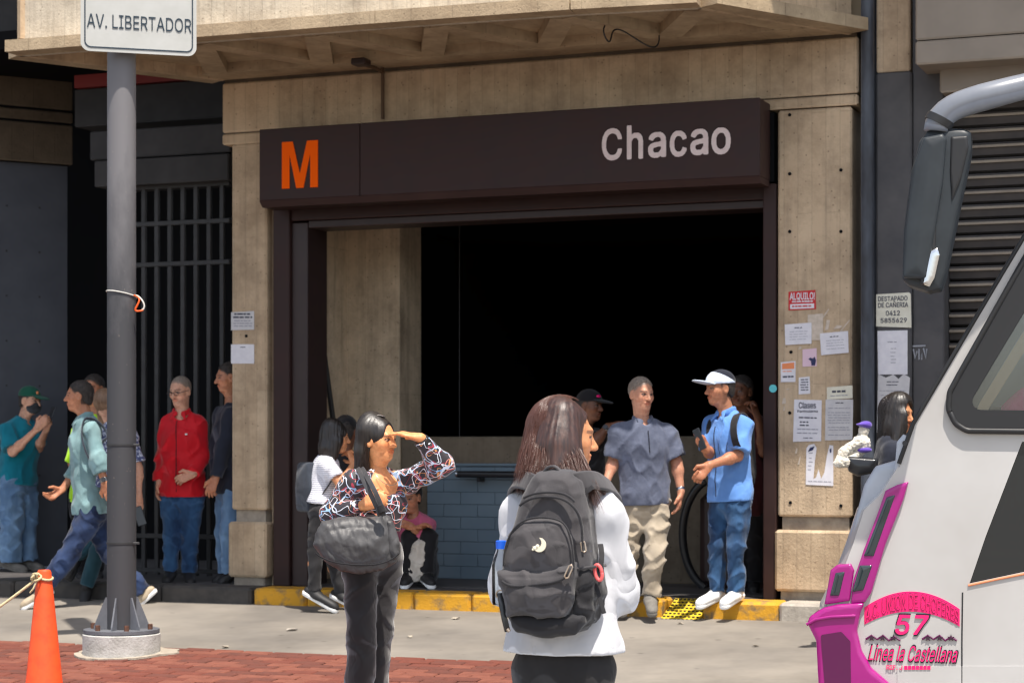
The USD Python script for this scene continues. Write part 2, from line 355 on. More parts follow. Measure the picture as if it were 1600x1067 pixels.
mk('downpipe', lin(76, 82, 92), lin(48, 50, 56), scale=8, stretch=(1, 1, .3), rough=0.5, bump=0.1)
mk('lit_slat_lip', lin(150, 138, 122), lin(136, 124, 110), rough=.6)  # pale tone stands for light caught along the slat edges
mk('shutter_slat', lin(64, 58, 54), lin(54, 49, 46), scale=5, rough=0.55, rough2=0.7, bump=0.1)
mk('shutter_box', lin(144, 132, 118), lin(134, 123, 110), scale=3, rough=0.6, bump=0.05, bscale=20)
mk('conduit', lin(92, 70, 50), rough=0.7)
mk('yellow_kerb', lin(206, 150, 32), lin(122, 104, 78), scale=10, detail=8, lo=0.48, hi=0.64, rough=0.75, bump=0.35, bscale=50)
mk('bare_kerb', lin(176, 168, 156), lin(150, 142, 132), scale=14, rough=0.9, bump=0.35, bscale=50)
mk('black_kerb', lin(58, 56, 54), lin(74, 70, 66), scale=10, rough=0.85, bump=0.3, bscale=50)
mk('tactile_yellow', lin(226, 196, 44), lin(190, 158, 30), scale=20, rough=0.7, bump=0.2)
mk('tactile_black', lin(44, 42, 38), rough=0.8)
mk('road', lin(136, 129, 119), lin(106, 101, 95), scale=0.9, detail=9, lo=0.34, hi=0.68, rough=0.9, bump=0.45, bscale=140, dist=0.004, spots=.8)
mk('brick_a', lin(112, 58, 44), lin(98, 50, 38), scale=14, rough=0.9, bump=0.4, bscale=110, dist=0.004)
mk('brick_b', lin(104, 56, 44), lin(90, 50, 40), scale=14, rough=0.9, bump=0.4, bscale=110, dist=0.004)
mk('brick_c', lin(124, 72, 56), lin(110, 62, 48), scale=14, rough=0.9, bump=0.4, bscale=110, dist=0.004)
mk('brick_bed', lin(70, 50, 42), lin(48, 38, 34), scale=22, rough=0.95, bump=0.3, bscale=90)
mk('upper_wall', lin(170, 150, 122), lin(156, 138, 112), scale=2, rough=0.85)

# ---------------------------------------------------------------- ground
def ground_z(n):
    n = np.asarray(n, float); return 0.26 - 0.055 * (np.clip(n, 0.35, 5.0) - 0.35)
def n_of(p): return -FA.local(p)[..., 1]
def gz(x, Y):                                      # height of the street under a point (world x, y)
    return float(ground_z(n_of(V(x, Y, 0))))
def on_ground(px, py, lift=0.0):                   # the street point seen at a picture position
    d = V((px - HX) / FPX, 1, (HY - py) / FPX); Y = 12.0
    for _ in range(60):
        X = d[0] * Y; z = gz(X, Y) + lift; Y = Y + 0.6 * ((HC - z) / -d[2] - Y) if d[2] < 0 else Y
    return V(d[0] * Y, Y, HC + d[2] * Y)
def ground_sheet(us, ns, lift=0.0):
    U, N = np.meshgrid(us, ns, indexing='ij'); v = FA.world(np.stack([U, -N, ground_z(N) + lift], -1)).reshape(-1, 3)
    a, b = len(us), len(ns); i = np.arange(a * b).reshape(a, b); q = np.stack([i[:-1, :-1], i[:-1, 1:], i[1:, 1:], i[1:, :-1]], -1).reshape(-1, 4)
    t = trimesh.Trimesh(v, np.vstack([q[:, [0, 1, 2]], q[:, [0, 2, 3]]]), process=False)
    if t.face_normals[0][2] < 0: t.invert()
    return t
solo('road', ground_sheet(np.r_[-400, -60, np.linspace(-12, 12, 13), 60, 400], np.r_[0.30, 0.35, 1, 2, 3, 4, 5, 8, 20, 60, 400]), 'road', kind='structure')
solo('ground', trimesh.Trimesh(FA.world(V([-400, -.3, 0.2], [400, -.3, 0.2], [400, 400, 0.2], [-400, 400, 0.2])), [[0, 1, 2], [0, 2, 3]], process=False), 'floor_dark', kind='structure')

NB = float(np.mean([n_of(on_ground(0, 1003)), n_of(on_ground(820, 1045))]))
UB1 = float(FA.local(on_ground(930, 1052))[0])
LIFT = 0.030
class Paving(Thing): pass
pav = Thing('brick_paving', None, None, kind='structure')
pav.part('bed', ground_sheet(np.linspace(-14, UB1, 8), np.r_[NB, 3, 4, 5, 7, 9, 14], 0.006), 'brick_bed')
rng = random.Random(5)
def brick_mesh(u, n, L, W, h):
    t = box((u + .005, n + .005, 0), (u + L - .005, n + W - .005, h), 0.006); v = np.array(t.vertices); zz = ground_z(v[:, 1]) + 0.004 + v[:, 2]
    return trimesh.Trimesh(FA.world(np.stack([v[:, 0], -v[:, 1], zz], -1)), t.faces[:, ::-1], process=False)
bricks = []; BW, BL = 0.105, 0.21
nrow = 0; n0 = NB
while n0 < NB + 3.6:
    u0 = -5.2 + (BL / 2 if nrow % 2 else 0)
    while u0 + BL < UB1 + 0.06:
        c = FA.world(V(u0 + .1, -n0 - .05, ground_z(n0) + .03)); s = FPX / c[1]; x, y = HX + c[0] * s, HY + (HC - c[2]) * s
        if -60 < x < 1660 and y < 1330: bricks.append((y, brick_mesh(u0, n0, min(BL, UB1 - u0) if UB1 - u0 > .05 else BL, BW, 0.026 + rng.uniform(-.004, .004)), rng.choice('abc')))
        u0 += BL
    n0 += BW; nrow += 1
bricks.sort(key=lambda b: b[0])
for y, b, k in bricks[:300]: pav.part('brick', b, 'brick_' + k)
if bricks[300:]: pav.part('more_bricks', cat(*[b for _, b, k in bricks[300:]]), 'brick_a', kind='stuff')

for k_, (x_, y_, w_, h_) in enumerate(((455, 985, .05, .035), (712, 967, .035, .03), (1062, 975, .03, .02), (352, 1012, .03, .03), (640, 996, .025, .02), (1180, 1010, .03, .025))):
    p_ = on_ground(x_, y_); r_ = random.Random(k_ + 40)
    t_ = trimesh.convex.convex_hull(np.array([p_ + V(w_ * math.cos(a) * r_.uniform(.6, 1), h_ * math.sin(a) * r_.uniform(.6, 1), .004 + r_.uniform(0, .014)) for a in np.linspace(0, 6.28, 9)] + [p_ + V(0, 0, .003)]))
    solo('litter', t_, 'plinth' if k_ else 'bare_kerb', ('crumpled pale scrap of litter on the road left of the centre, the largest', 'small pale scrap of litter at the foot of the yellow kerb', 'small pale scrap on the road before the tactile ramp', 'small scrap at the edge of the brick paving right of the post', 'tiny scrap on the road behind the woman shading her eyes', 'small scrap on the road near the bus bumper')[k_], 'litter', kind='thing')

# kerb and the raised pavement behind it
kerb = Thing('kerb', None, None, kind='structure')
KN, ZT, ZK = 0.34, 0.385, 0.20
edges = [-13] + [float(FA.u(x, KN)) for x in (-150, 20, 130, 250, 392)]
for a, b in zip(edges[:-1], edges[1:]): kerb.part('kerb_stone', ubox(a + .006, b - .006, ZK, ZT, -KN, -KN + .3, .02), 'black_kerb')
xs = [395, 478, 560, 645, 735, 825, 930, 1034]
for a, b in zip(xs[:-1], xs[1:]): kerb.part('kerb_stone', ubox(FA.u(a, KN) + .004, FA.u(b, KN) - .004, ZK, ZT, -KN, -KN + .3, .02), 'yellow_kerb')
kerb.part('kerb_stone', ubox(FA.u(1097, KN) + .004, FA.u(1216, KN) - .004, ZK, ZT, -KN, -KN + .3, .02), 'yellow_kerb')
for a, b in ((1216, 1290), (1290, 1400), (1400, 1700)):
    kerb.part('kerb_stone', ubox(FA.u(a, KN) + .004, FA.u(b, KN) - .004, ZK, ZT, -KN, -KN + .3, .02), 'bare_kerb')
ua, ub = float(FA.u(1034, KN)) + .01, float(FA.u(1097, KN)) - .01   # ramp of yellow tactile paving
v = V([ua, -KN - .1, .245], [ub, -KN - .1, .245], [ub, -KN + .3, ZT - .01], [ua, -KN + .3, ZT - .01])
ramp = trimesh.Trimesh(np.vstack([FA.world(v), FA.world(v - [0, 0, .12])]), [[0, 1, 2], [0, 2, 3], [4, 5, 1], [4, 1, 0], [5, 6, 2], [5, 2, 1], [7, 4, 0], [7, 0, 3]], process=False)
kerb.part('tactile_ramp', ramp, 'tactile_yellow')
st = []
for i in range(9):
    for j in range(8):
        a, b = (i + .5) / 9, (j + .5) / 8; p = v[0] * (1 - a) * (1 - b) + v[1] * a * (1 - b) + v[2] * a * b + v[3] * (1 - a) * b
        c = trimesh.creation.cylinder(radius=.011, height=.014, sections=8); c.apply_translation(p); st.append(FA.mesh(c))
kerb.part('tactile_studs', cat(*st), 'tactile_black')
solo('pavement', cat(ubox(-13, 5, .25, ZT - .006, -KN + .3, 14)), 'floor_dark', kind='structure')

# ---------------------------------------------------------------- the station building
Z1, Z2, Z3, ZS = 3.83, 3.912, 4.325, 4.335
bd = Thing('station_building', 'board-marked concrete metro entrance building with canopy over the wide dark doorway', 'building', FA.world(V(0, 0, .38)))
uL0, uL1, uR0, uR1 = FA.u(360), FA.u(405), FA.u(1213), FA.u(1333)
bd.part('beam', ubox(FA.u(347), FA.u(1341), Z2 + .012, Z3 - .012, 0, .6, .012), 'concrete')
bd.part('beam_joint', ubox(FA.u(350), FA.u(1338), Z3 - .02, ZS + .06, .02, .58), 'concrete_dark')
bd.part('ledge', ubox(FA.u(347), FA.u(414), Z1, Z2, -.004, .5, .012), 'concrete')
bd.part('ledge', ubox(FA.u(1180), FA.u(1341), Z1 + .01, Z2, -.004, .5, .012), 'concrete')
bd.part('ledge_joint', ubox(FA.u(350), FA.u(1338), Z2 - .005, Z2 + .015, .02, .48), 'concrete_dark')
zb0, zb1 = FA.z(385, 905), FA.z(385, 822)
for (a, b), nm in (((uL0, FA.u(418)), 'left'), ((uR0, uR1), 'right')):
    bd.part('pillar', ubox(a + .01, b - .01, zb1 + .13, Z1, .0, .5, .014), 'concrete')
    bd.part('pillar_joint', ubox(a + .035, b - .035, zb1 - .02, zb1 + .15, .035, .47), 'plinth')
    bd.part('pillar_base', ubox(a - .005, b + .005, zb0 + .02, zb1 + .035, -.035, .5, .018), 'concrete')
    bd.part('pillar_plinth', ubox(a + .03, b - .03, .37, zb0 + .03, .0, .47, .008), 'plinth')
bd.part('side_pillar', ubox(FA.u(418), FA.u(426, -.1), .37, Z1, .09, .45, .01), 'concrete_inner')
holes = []
for x, y in ((1234, 180), (1234, 272), (1314, 266), (1234, 362), (1314, 362), (1234, 645), (1314, 790), (1235, 785), (645, 90), (803, 79), (905, 60), (385, 525), (1236, 550)):
    c = trimesh.creation.cylinder(radius=.012, height=.01, sections=12); c.apply_transform(trimesh.transformations.rotation_matrix(math.pi / 2, [1, 0, 0]))
    u, z = FA.uz(x, y); c.apply_translation((u, 0, z)); bd.part('tie_hole', FA.mesh(c), 'unlit_black')
# canopy: a trapezoid slab with a coffered underside and a two-part edge
cf = [(FA.u(27, 1.45), 1.45), (FA.u(600, 1.37), 1.37), (FA.u(900, 1.30), 1.30), (FA.u(1095, 1.2), 1.2)]
cl, cr = FA.u(347), FA.u(1330)
poly = [(cl, .0)] + cf + [(cr, .0)]
def plan(pts, z0, z1, mat, name, b=0):
    g = Polygon([(u, -n) for u, n in pts]); g = g.buffer(b, join_style=2) if b else g
    t = trimesh.creation.extrude_polygon(g, z1 - z0, engine='earcut'); t.apply_translation((0, 0, z0)); bd.part(name, FA.mesh(t), mat)
plan([(cl, -.5)] + poly[1:-1] + [(cr, -.5)], 4.432, 5.35, 'concrete_sunlit', 'canopy_slab', -.03)
plan([(cl, -.3)] + poly[1:-1] + [(cr, -.3)], 4.415, 4.43, 'concrete_soffit', 'canopy_soffit', -.05)
def rib(a, b, w, z0, z1, name, mat, side=0):
    a, b = V(*a), V(*b); d = nrm(b - a); q = V(-d[1], d[0]) * w
    pts = [a - q * (side < 1), b - q * (side < 1), b + q * (side > -1), a + q * (side > -1)]
    g = Polygon([(p[0], -p[1]) for p in pts]); t = trimesh.creation.extrude_polygon(g, z1 - z0, engine='earcut'); t.apply_translation((0, 0, z0))
    bd.part(name, FA.mesh(t), mat)
rb = []
for i in range(len(poly) - 1):
    a, b = poly[i], poly[i + 1]
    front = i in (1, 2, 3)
    lit = 'concrete_sunlit' if front else 'concrete'  # front edges take the sunlit colour, the returns the plain one
    rib(a, b, .16, ZS, 4.42, 'edge_rib', 'concrete_soffit', 1)
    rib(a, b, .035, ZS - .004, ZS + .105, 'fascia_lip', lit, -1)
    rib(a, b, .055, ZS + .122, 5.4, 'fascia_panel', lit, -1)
rib((cl - .02, .14), (cr + .02, .14), .14, ZS + .002, 4.42, 'wall_rib', 'concrete_soffit', 0)
nz = 10; top = np.linspace(cl + .1, cr - .35, nz // 2 + 1)
for i in range(nz // 2):
    a0 = V(top[i], .26); m = (top[i] + top[i + 1]) / 2
    ff = lambda u: np.interp(u, [c[0] for c in cf], [c[1] for c in cf]) - .14
    rib(a0, (m, ff(m)), .085, ZS + .004, 4.42, 'coffer_rib', 'concrete_soffit'); rib((m, ff(m)), (top[i + 1], .26), .085, ZS + .006, 4.42, 'coffer_rib', 'concrete_soffit')
# wall above, set back, and an unseen overhang added to shade the front
bd.part('upper_wall', ubox(FA.u(347), FA.u(1341), 4.45, 9.0, .1, .6), 'upper_wall')
bd.part('added_overhang', ubox(FA.u(900), FA.u(1345) + 3.4, 7.0, 9.5, -1.62, .09), 'upper_wall')
bd.part('added_overhang', ubox(-9, FA.u(900) - .002, 7.0, 9.5, -1.2, .09), 'upper_wall')
# conduit over the beam and on the soffit
pts = [FA.world(V(FA.u(x, .03), -.03, FA.z(x, y, .03))) for x, y in ((598, 186), (598, 140), (598, 96))]
e = FA.world(V(FA.u(598, .03), -.05, 4.30)); e2 = FA.world(V(FA.u(560, .4), -.33, 4.31))
bd.part('conduit', tube([pts[0], pts[1], pts[2], e, e * .7 + e2 * .3 + V(0, 0, .012), e2], .013), 'conduit', smooth=40)
bd.part('conduit_box', ubox(FA.u(552, .4), FA.u(574, .4), 4.29, 4.34, -.45, -.33, .01), 'brown_metal_dark')
w = [FA.world(V(FA.u(x, n), -n, 4.33 + dz)) for x, n, dz in ((945, .9, 0), (946, .9, -.08), (952, .85, -.10), (958, .8, -.02), (985, .7, -.035), (1030, .5, -.01))]
bd.part('loose_wire', tube(spline(w, 30), .006, 6), 'handrail_black')
# doorway: jambs and header of brown sheet metal
bd.part('jamb', ubox(FA.u(425), FA.u(450), .38, 3.4, .02, .25, .006), 'brown_metal')
bd.part('jamb', ubox(FA.u(450) + .002, FA.u(475), .38, 3.2, .06, .40, .006), 'brown_metal_dark')
bd.part('jamb', ubox(FA.u(1192), FA.u(1213) - .003, .38, 3.32, .0, .30, .006), 'brown_metal')
bd.part('header', ubox(FA.u(450) + .003, FA.u(1192), 3.215, 3.33, .045, .40, .006), 'brown_metal')
bd.part('header_lip', ubox(FA.u(475), FA.u(1191), 3.157, 3.213, .07, .36, .006), 'brown_metal_dark')
bd.part('back_box', ubox(FA.u(430), FA.u(1210) - .01, 3.335, Z1 - .002, .03, .45), 'unlit_black')
# hall behind the doorway, its darkness painted on as near-black walls
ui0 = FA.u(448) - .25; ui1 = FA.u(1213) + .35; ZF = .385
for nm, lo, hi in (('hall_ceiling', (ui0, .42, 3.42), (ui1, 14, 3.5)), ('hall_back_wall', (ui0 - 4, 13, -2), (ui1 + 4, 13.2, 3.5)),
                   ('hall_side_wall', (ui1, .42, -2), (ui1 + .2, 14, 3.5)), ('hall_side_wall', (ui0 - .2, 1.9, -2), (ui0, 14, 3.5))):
    bd.part(nm, FA.mesh(box(lo, hi)), 'unlit_black')
bd.part('hall_floor', ubox(ui0, ui1, .28, ZF, .30, 1.3), 'floor_dark')
IN = -1.25
uw = FA.u(624, IN)
bd.part('inner_wall', ubox(ui0 - .3, uw, ZF, 3.41, 1.25, 1.7, .012), 'concrete_inner')
zp, zc_, zt = FA.z(750, 682, IN), FA.z(750, 724, IN), FA.z(750, 728, IN)
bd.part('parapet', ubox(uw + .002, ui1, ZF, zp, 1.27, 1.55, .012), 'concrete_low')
tu0, tu1 = FA.u(668, IN), FA.u(838, IN)
bd.part('tile_bed', ubox(tu0, tu1, ZF, zt, 1.245, 1.275), 'grout')
bd.part('tile_trim', ubox(tu0, tu1, zt + .002, zt + .022, 1.232, 1.268, .004), 'tile_blue')
nr = 9; th_ = (zt - ZF - .01) / nr; tw = .30
for r in range(nr):
    u = tu0 - (tw / 2 if r % 2 else 0)
    while u < tu1:
        a, b = max(u, tu0) + .002, min(u + tw, tu1) - .002
        if b - a > .02: bd.part('tile', ubox(a, b, ZF + r * th_ + .003, ZF + (r + 1) * th_ - .001, 1.238, 1.262, .003), 'tile_blue')
        u += tw
hr0, hr1 = FA.u(716, IN + .12), FA.u(845, IN + .12); hz = FA.z(770, 741, IN + .12)
rail = [FA.world(V(u, 1.13, hz)) for u in (hr0, hr1)]
bd.part('handrail', tube(rail, .028, 14), 'handrail_black', smooth=40)
bd.part('handrail_end', tube([rail[0] - .016 * (FA.c, -FA.s, 0) if False else FA.world(V(hr0 - .016, 1.13, hz)), FA.world(V(hr0, 1.13, hz))], .0285, 14), 'chrome', smooth=40)
bd.part('handrail_bracket', ubox(hr0 + .16, hr0 + .19, hz - .06, hz, 1.13, 1.24, .004), 'handrail_black')
# curved black escalator handrail and its dark side panel
c = V(FA.u(1120, -.9), FA.z(1120, 835, -.9)); pts = []
for a in np.linspace(110, 250, 26):
    pts.append(FA.world(V(c[0] + .27 * math.cos(math.radians(a)) * 1.0, .9, c[1] + .43 * math.sin(math.radians(a)))))
bd.part('escalator_handrail', tube(pts, .032, 12), 'handrail_black', smooth=40)
bd.part('escalator_side', ubox(FA.u(1090, -.95), ui1 - .05, ZF, FA.z(1100, 770, -.95), .97, 1.2, .05), 'brown_metal_dark')
wire = [FA.world(V(FA.u(718, -1.6), 1.6, z)) for z in (1.2, 3.42)]
bd.part('hanging_cable', tube(wire, .004, 6), 'gate_metal')
a, b = FA.world(V(FA.u(479, -.5), .5, FA.z(479, 352, -.5))), FA.world(V(FA.u(521, -.8), .8, FA.z(521, 660, -.8)))
bd.part('leaning_bar', tube([a, b], .022, 8), 'handrail_black', smooth=40)
# dark lintels left of the left pillar, black sheets standing in for darkness
RG = -.5
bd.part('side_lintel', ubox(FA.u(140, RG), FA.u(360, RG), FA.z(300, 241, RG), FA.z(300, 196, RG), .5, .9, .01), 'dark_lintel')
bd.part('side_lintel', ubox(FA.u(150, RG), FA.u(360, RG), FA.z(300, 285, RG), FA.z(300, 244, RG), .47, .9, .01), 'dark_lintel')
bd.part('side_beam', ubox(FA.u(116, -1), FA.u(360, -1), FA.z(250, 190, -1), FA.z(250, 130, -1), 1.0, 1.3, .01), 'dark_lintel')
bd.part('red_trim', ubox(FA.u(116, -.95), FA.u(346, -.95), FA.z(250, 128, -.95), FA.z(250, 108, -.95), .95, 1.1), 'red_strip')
bd.part('side_dark_sheet', FA.mesh(box((FA.u(100, -3), 3.0, .3), (FA.u(420, -3), 3.2, 6.5))), 'unlit_black')
bd.part('side_ceiling', FA.mesh(box((FA.u(-20, -2), .1, 4.75), (FA.u(347), 3.4, 4.9))), 'unlit_black')
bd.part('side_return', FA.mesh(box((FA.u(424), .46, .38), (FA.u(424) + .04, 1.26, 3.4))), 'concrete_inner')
bd.part('side_return', FA.mesh(box((FA.u(360) - .02, .52, .38), (FA.u(360) + .03, 3.2, 4.7))), 'unlit_black')

# ---------------------------------------------------------------- the station sign
SN = .30
sg = Thing('metro_sign', 'long dark brown metro sign reading M and Chacao above the doorway', 'sign', FA.world(V(FA.u(800), -.1, 3.31)))
su0, sm_, su1 = FA.u(405, SN), FA.u(562, SN), FA.u(1187, SN)
sg.part('sign_panel', ubox(su0, sm_ - .002, 3.335, 3.88, -SN, -.008, .006), 'brown_metal')
sg.part('sign_panel', ubox(sm_ + .002, su1, 3.335, 3.88, -SN, -.008, .006), 'brown_metal')
sg.part('bottom_lip', FA.mesh(trimesh.convex.convex_hull(V([su0, -SN, 3.334], [su1, -SN, 3.334], [su0, -SN + .05, 3.29], [su1, -SN + .05, 3.29], [su0, -.03, 3.29], [su1, -.03, 3.29], [su0, -.03, 3.334], [su1, -.03, 3.334]))), 'brown_metal')
Mp = [(0, 0), (.21, 0), (.21, .74), (.40, 0), (.60, 0), (.79, .74), (.79, 0), (1, 0), (1, 1), (.70, 1), (.5, .30), (.30, 1), (0, 1)]
mu0, mu1 = FA.u(441, SN), FA.u(497, SN); mz0, mz1 = FA.z(469, 294, SN), FA.z(469, 221, SN)
sg.part('letter_m', slab(FA, [(mu0 + a * (mu1 - mu0), mz0 + b * (mz1 - mz0)) for a, b in Mp], -SN - .006, -SN), 'orange_letter')
_t0 = FA.z(1040, 246, SN); _sl = 0
def chw(a, b, u, z): return u, z
xs = [('C', 941, 972, 201, 251), ('h', 980, 1005, 196, 249), ('a', 1013, 1041, 207, 247), ('c', 1047, 1073, 205, 246), ('a', 1079, 1107, 202, 243), ('o', 1112, 1142, 200, 242)]
for ch, a, b, t, bt in xs:
    z1_ = FA.z((a + b) / 2, bt, SN); z0_ = FA.z((a + b) / 2, t, SN); H = z0_ - z1_
    tm = meshkit.text_mesh(ch, 1.0, 1.0, True); v = np.array(tm.vertices); lo, hi = v.min(0), v.max(0)
    u = FA.u(a, SN) + (v[:, 0] - lo[0]) / (hi[0] - lo[0]) * (FA.u(b, SN) - FA.u(a, SN)); z = z1_ + (v[:, 1] - lo[1]) / (hi[1] - lo[1]) * H
    sg.part('letter_' + ch.lower(), FA.mesh(trimesh.Trimesh(np.stack([u, -SN - .003 - v[:, 2] * .006 + .002, z], 1), tm.faces, process=False)), 'pale_letter')

# ---------------------------------------------------------------- gate, left wing, right neighbour
gt = Thing('grille_gate', 'tall dark grey metal bar gate left of the pillar behind the waiting people', 'gate', FA.world(V(FA.u(250, -.58), .58, .39)))
GN = -.58
for x in np.arange(346, 200, -20.4): gt.part('bar', ubox(FA.u(x - 3.2, GN), FA.u(x + 3.2, GN), .40, FA.z(300, 287, GN), .58, .612, .004), 'gate_metal')
for y in (289, 347, 411, 838, 892):
    gt.part('rail', ubox(FA.u(200, GN), FA.u(359, GN), FA.z(300, y + 3.5, GN), FA.z(300, y - 3.5, GN), .572, .62, .004), 'gate_metal')

_A = V((113 - HX) / FPX * 18.5, 18.5)
WG = Plane(113, 18.5, -31.0)                        # wing wall running towards the camera on the left
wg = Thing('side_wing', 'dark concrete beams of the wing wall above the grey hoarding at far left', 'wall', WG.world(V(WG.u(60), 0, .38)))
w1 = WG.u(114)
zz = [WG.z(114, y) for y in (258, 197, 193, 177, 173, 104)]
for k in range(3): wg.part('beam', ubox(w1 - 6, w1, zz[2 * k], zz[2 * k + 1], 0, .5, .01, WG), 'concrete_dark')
wg.part('beam_joint', ubox(w1 - 6, w1 - .02, zz[0], zz[5], .03, .48, 0, WG), 'unlit_black')
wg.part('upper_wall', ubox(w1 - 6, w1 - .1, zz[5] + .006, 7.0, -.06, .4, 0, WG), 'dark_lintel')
hd = Thing('hoarding', 'tall plain grey painted metal panel at the far left behind the man in teal', 'hoarding', WG.world(V(WG.u(60), .08, .385)))
for i in range(5):
    hd.part('panel', ubox(w1 - .03 - 1.2 * (i + 1) + .003, w1 - .03 - 1.2 * i, .386, zz[0] - .004, .06, .10, .004, WG), 'hoarding_grey')
rv = []
for i in range(4):
    for j in range(7): rv.append(ubox(w1 - .3 - .3 * i, w1 - .285 - .3 * i, 1.2 + .4 * j, 1.215 + .4 * j, .05, .06, .003, WG))
hd.part('rivets', cat(*rv), 'dark_lintel')

rbld = Thing('shop_front', 'grey painted corner pillar with posters beside the closed rolling shutter on the right', 'building', FA.world(V(FA.u(1400), .1, .38)))
rbld.part('downpipe', tube([FA.world(V(FA.u(1354, .06), -.02, z)) for z in (.385, 7.0)], .047, 14), 'downpipe', smooth=40)
rbld.part('gap_panel', ubox(FA.u(1341) + .004, FA.u(1368), .385, 7, .08, .4), 'downpipe')
up0, up1, up2 = FA.u(1368), FA.u(1424), FA.u(1474)
rbld.part('pillar', ubox(up0 + .004, up1, .385, FA.z(1395, 113), 0, .5, .012), 'painted_grey_wall')
rbld.part('pillar_head', ubox(up0 + .004, up1 - .01, FA.z(1395, 112), 7, .006, .5, .01), 'concrete', 'bare stained concrete top of the pillar')
rbld.part('wall', ubox(up1 + .002, up2, .385, 7, .03, .5, .01), 'painted_grey_wall')
SH = -.22
rbld.part('shutter_housing', ubox(FA.u(1430, .35), 6.5, FA.z(1500, 97, .35), FA.z(1500, 60, .35), -.35, .2, .012), 'shutter_box')
rbld.part('shutter_housing', ubox(FA.u(1430, .35), 6.5, FA.z(1500, 58, .35), 7, -.345, .2, .012), 'shutter_box')
rbld.part('shutter_guide', ubox(FA.u(1468, .1), 6.5, FA.z(1520, 142, .1), FA.z(1520, 99, .1), -.1, .2, .012), 'shutter_box')
z = FA.z(1520, 150, SH); i = 0
while z > .5:
    hgt = .106
    rbld.part('slat', FA.mesh(trimesh.convex.convex_hull(np.array([[u, .22 + m, z + dz] for u in (up2 + .004, 6.4) for m, dz in ((.0, -.012), (-.006, -.03), (-.006, -.045), (0.02, -hgt + .012), (.05, -hgt), (.06, -.012))]))), 'shutter_slat')
    rbld.part('lit_slat_lip', ubox(up2 + .004, 6.4, z - .046, z - .028, .196, .214, .004), 'lit_slat_lip')
    z -= hgt; i += 1
rbld.part('shutter_back', ubox(up2, 6.5, .385, 4.2, .285, .4), 'unlit_black')
rbld.part('upper_wall', ubox(FA.u(1342) + .02, 6.5, 7.0, 7.0 + .001 + .3, .1, .5), 'upper_wall')
# ---------------------------------------------------------------- street name sign on its post
mk('post_paint', lin(128, 130, 138), lin(112, 114, 122), scale=3, stretch=(1, 1, .5), rough=0.5, rough2=0.65, bump=0.08, bscale=30)
mk('post_paint_low', lin(104, 106, 112), lin(84, 86, 92), scale=7, detail=6, stretch=(1, 1, .6), rough=0.5, rough2=0.7, bump=0.15, bscale=40)
mk('collar_concrete', lin(186, 184, 180), lin(158, 156, 150), scale=9, detail=6, rough=0.9, bump=0.4, bscale=60)
mk('rust_bolt', lin(110, 70, 50), lin(70, 50, 42), scale=60, rough=0.8)
mk('sign_white', lin(184, 184, 180), lin(176, 176, 171), scale=6, rough=0.45)
mk('sign_ink', lin(24, 44, 58), rough=0.5)
mk('white_tape', lin(210, 208, 200), rough=0.7)
mk('orange_tape', lin(226, 92, 30), rough=0.5)
_mats['post_worn'] = usdkit.material(stage, '/World/Looks/post_worn', {'g': ('geometry', {}), 's': ('separate_xyz', {}), 'mp': ('mapping', {'scale': (6, 6, 2.2)}), 'n': ('noise_texture', {'scale': 1.6, 'detail': 7, 'roughness': .68}),
    'k': ('math', {'math_type': 'multiply_add', 'value2': .6}), 'a': ('math', {'math_type': 'multiply_add', 'value2': -.5, 'value3': 1.55}), 'r': ('rgb_ramp', {'ramp': [(.25, lin(112, 110, 112)), (.75, lin(60, 60, 63))]}),
    'n2': ('noise_texture', {'scale': 22.0, 'detail': 5}), 'r2': ('rgb_ramp', {'ramp': [(.70, (0, 0, 0)), (.74, (1, 1, 1))]}), 'mx': ('mix', {'color2': lin(168, 150, 138)}), 'f': ('math', {'math_type': 'multiply', 'value2': .7}),
    'b': ('bump', {'strength': .15, 'distance': .004}), 'p': ('principled_bsdf', {'roughness': .55})},
    [('g.position', 's.vector'), ('g.position', 'mp.vector'), ('mp.vector', 'n.vector'), ('n.fac', 'k.value1'), ('s.z', 'a.value1'), ('a.value', 'k.value3'), ('k.value', 'r.fac'), ('mp.vector', 'n2.vector'), ('n2.fac', 'r2.fac'), ('r2.color', 'f.value1'), ('f.value', 'mx.fac'), ('r.color', 'mx.color1'), ('mx.color', 'p.base_color'), ('n.fac', 'b.height'), ('b.normal', 'p.normal')], surface='p.BSDF')
LB = on_ground(190, 1028); LX, LY, LZ = LB
ps = Thing('street_name_sign', 'grey steel post on a round concrete foot carrying a white AV. LIBERTADOR sign', 'street sign', LB)
sc = FPX / LY
CR = 60.0 / sc; CT = LZ + .165; PR = 22.0 / sc
ps.part('concrete_foot', lathe(LB, [(0.0, -.02), (CR, -.02), (CR, .155), (CR - .012, .165), (0, .165)], 48), 'collar_concrete', smooth=40)
sk = []
rng = random.Random(3); nA = 40
sk = [[LX + (CR + .01 + (.14 if abs(math.sin(a)) < .35 and math.cos(a) > 0 else .05) * rng.uniform(.6, 1)) * math.cos(a), LY + (CR + .05 * rng.uniform(.6, 1)) * math.sin(a)] for a in np.arange(nA) / nA * 2 * np.pi]
g = Polygon(sk); t = trimesh.creation.extrude_polygon(g, .012, engine='earcut'); v = np.array(t.vertices); v[:, 2] += [gz(a, b) + .028 for a, b in v[:, :2]]
ps.part('mortar_skirt', trimesh.Trimesh(v, t.faces, process=False), 'plinth')
ps.part('base_plate', lathe(V(LX, LY, CT), [(0, 0.001), (CR * .98, .001), (CR * .98, .022), (0, .022)], 48), 'post_paint_low', smooth=40)
ZM = HC + (HY - 470) / sc
ps.part('post', lathe(V(LX, LY, 0), [(0, CT + .023), (PR * 1.03, CT + .023), (PR * 1.01, 3.0), (PR, 5.6), (PR * .6, 5.64), (0, 5.64)], 40), 'post_worn', smooth=40)
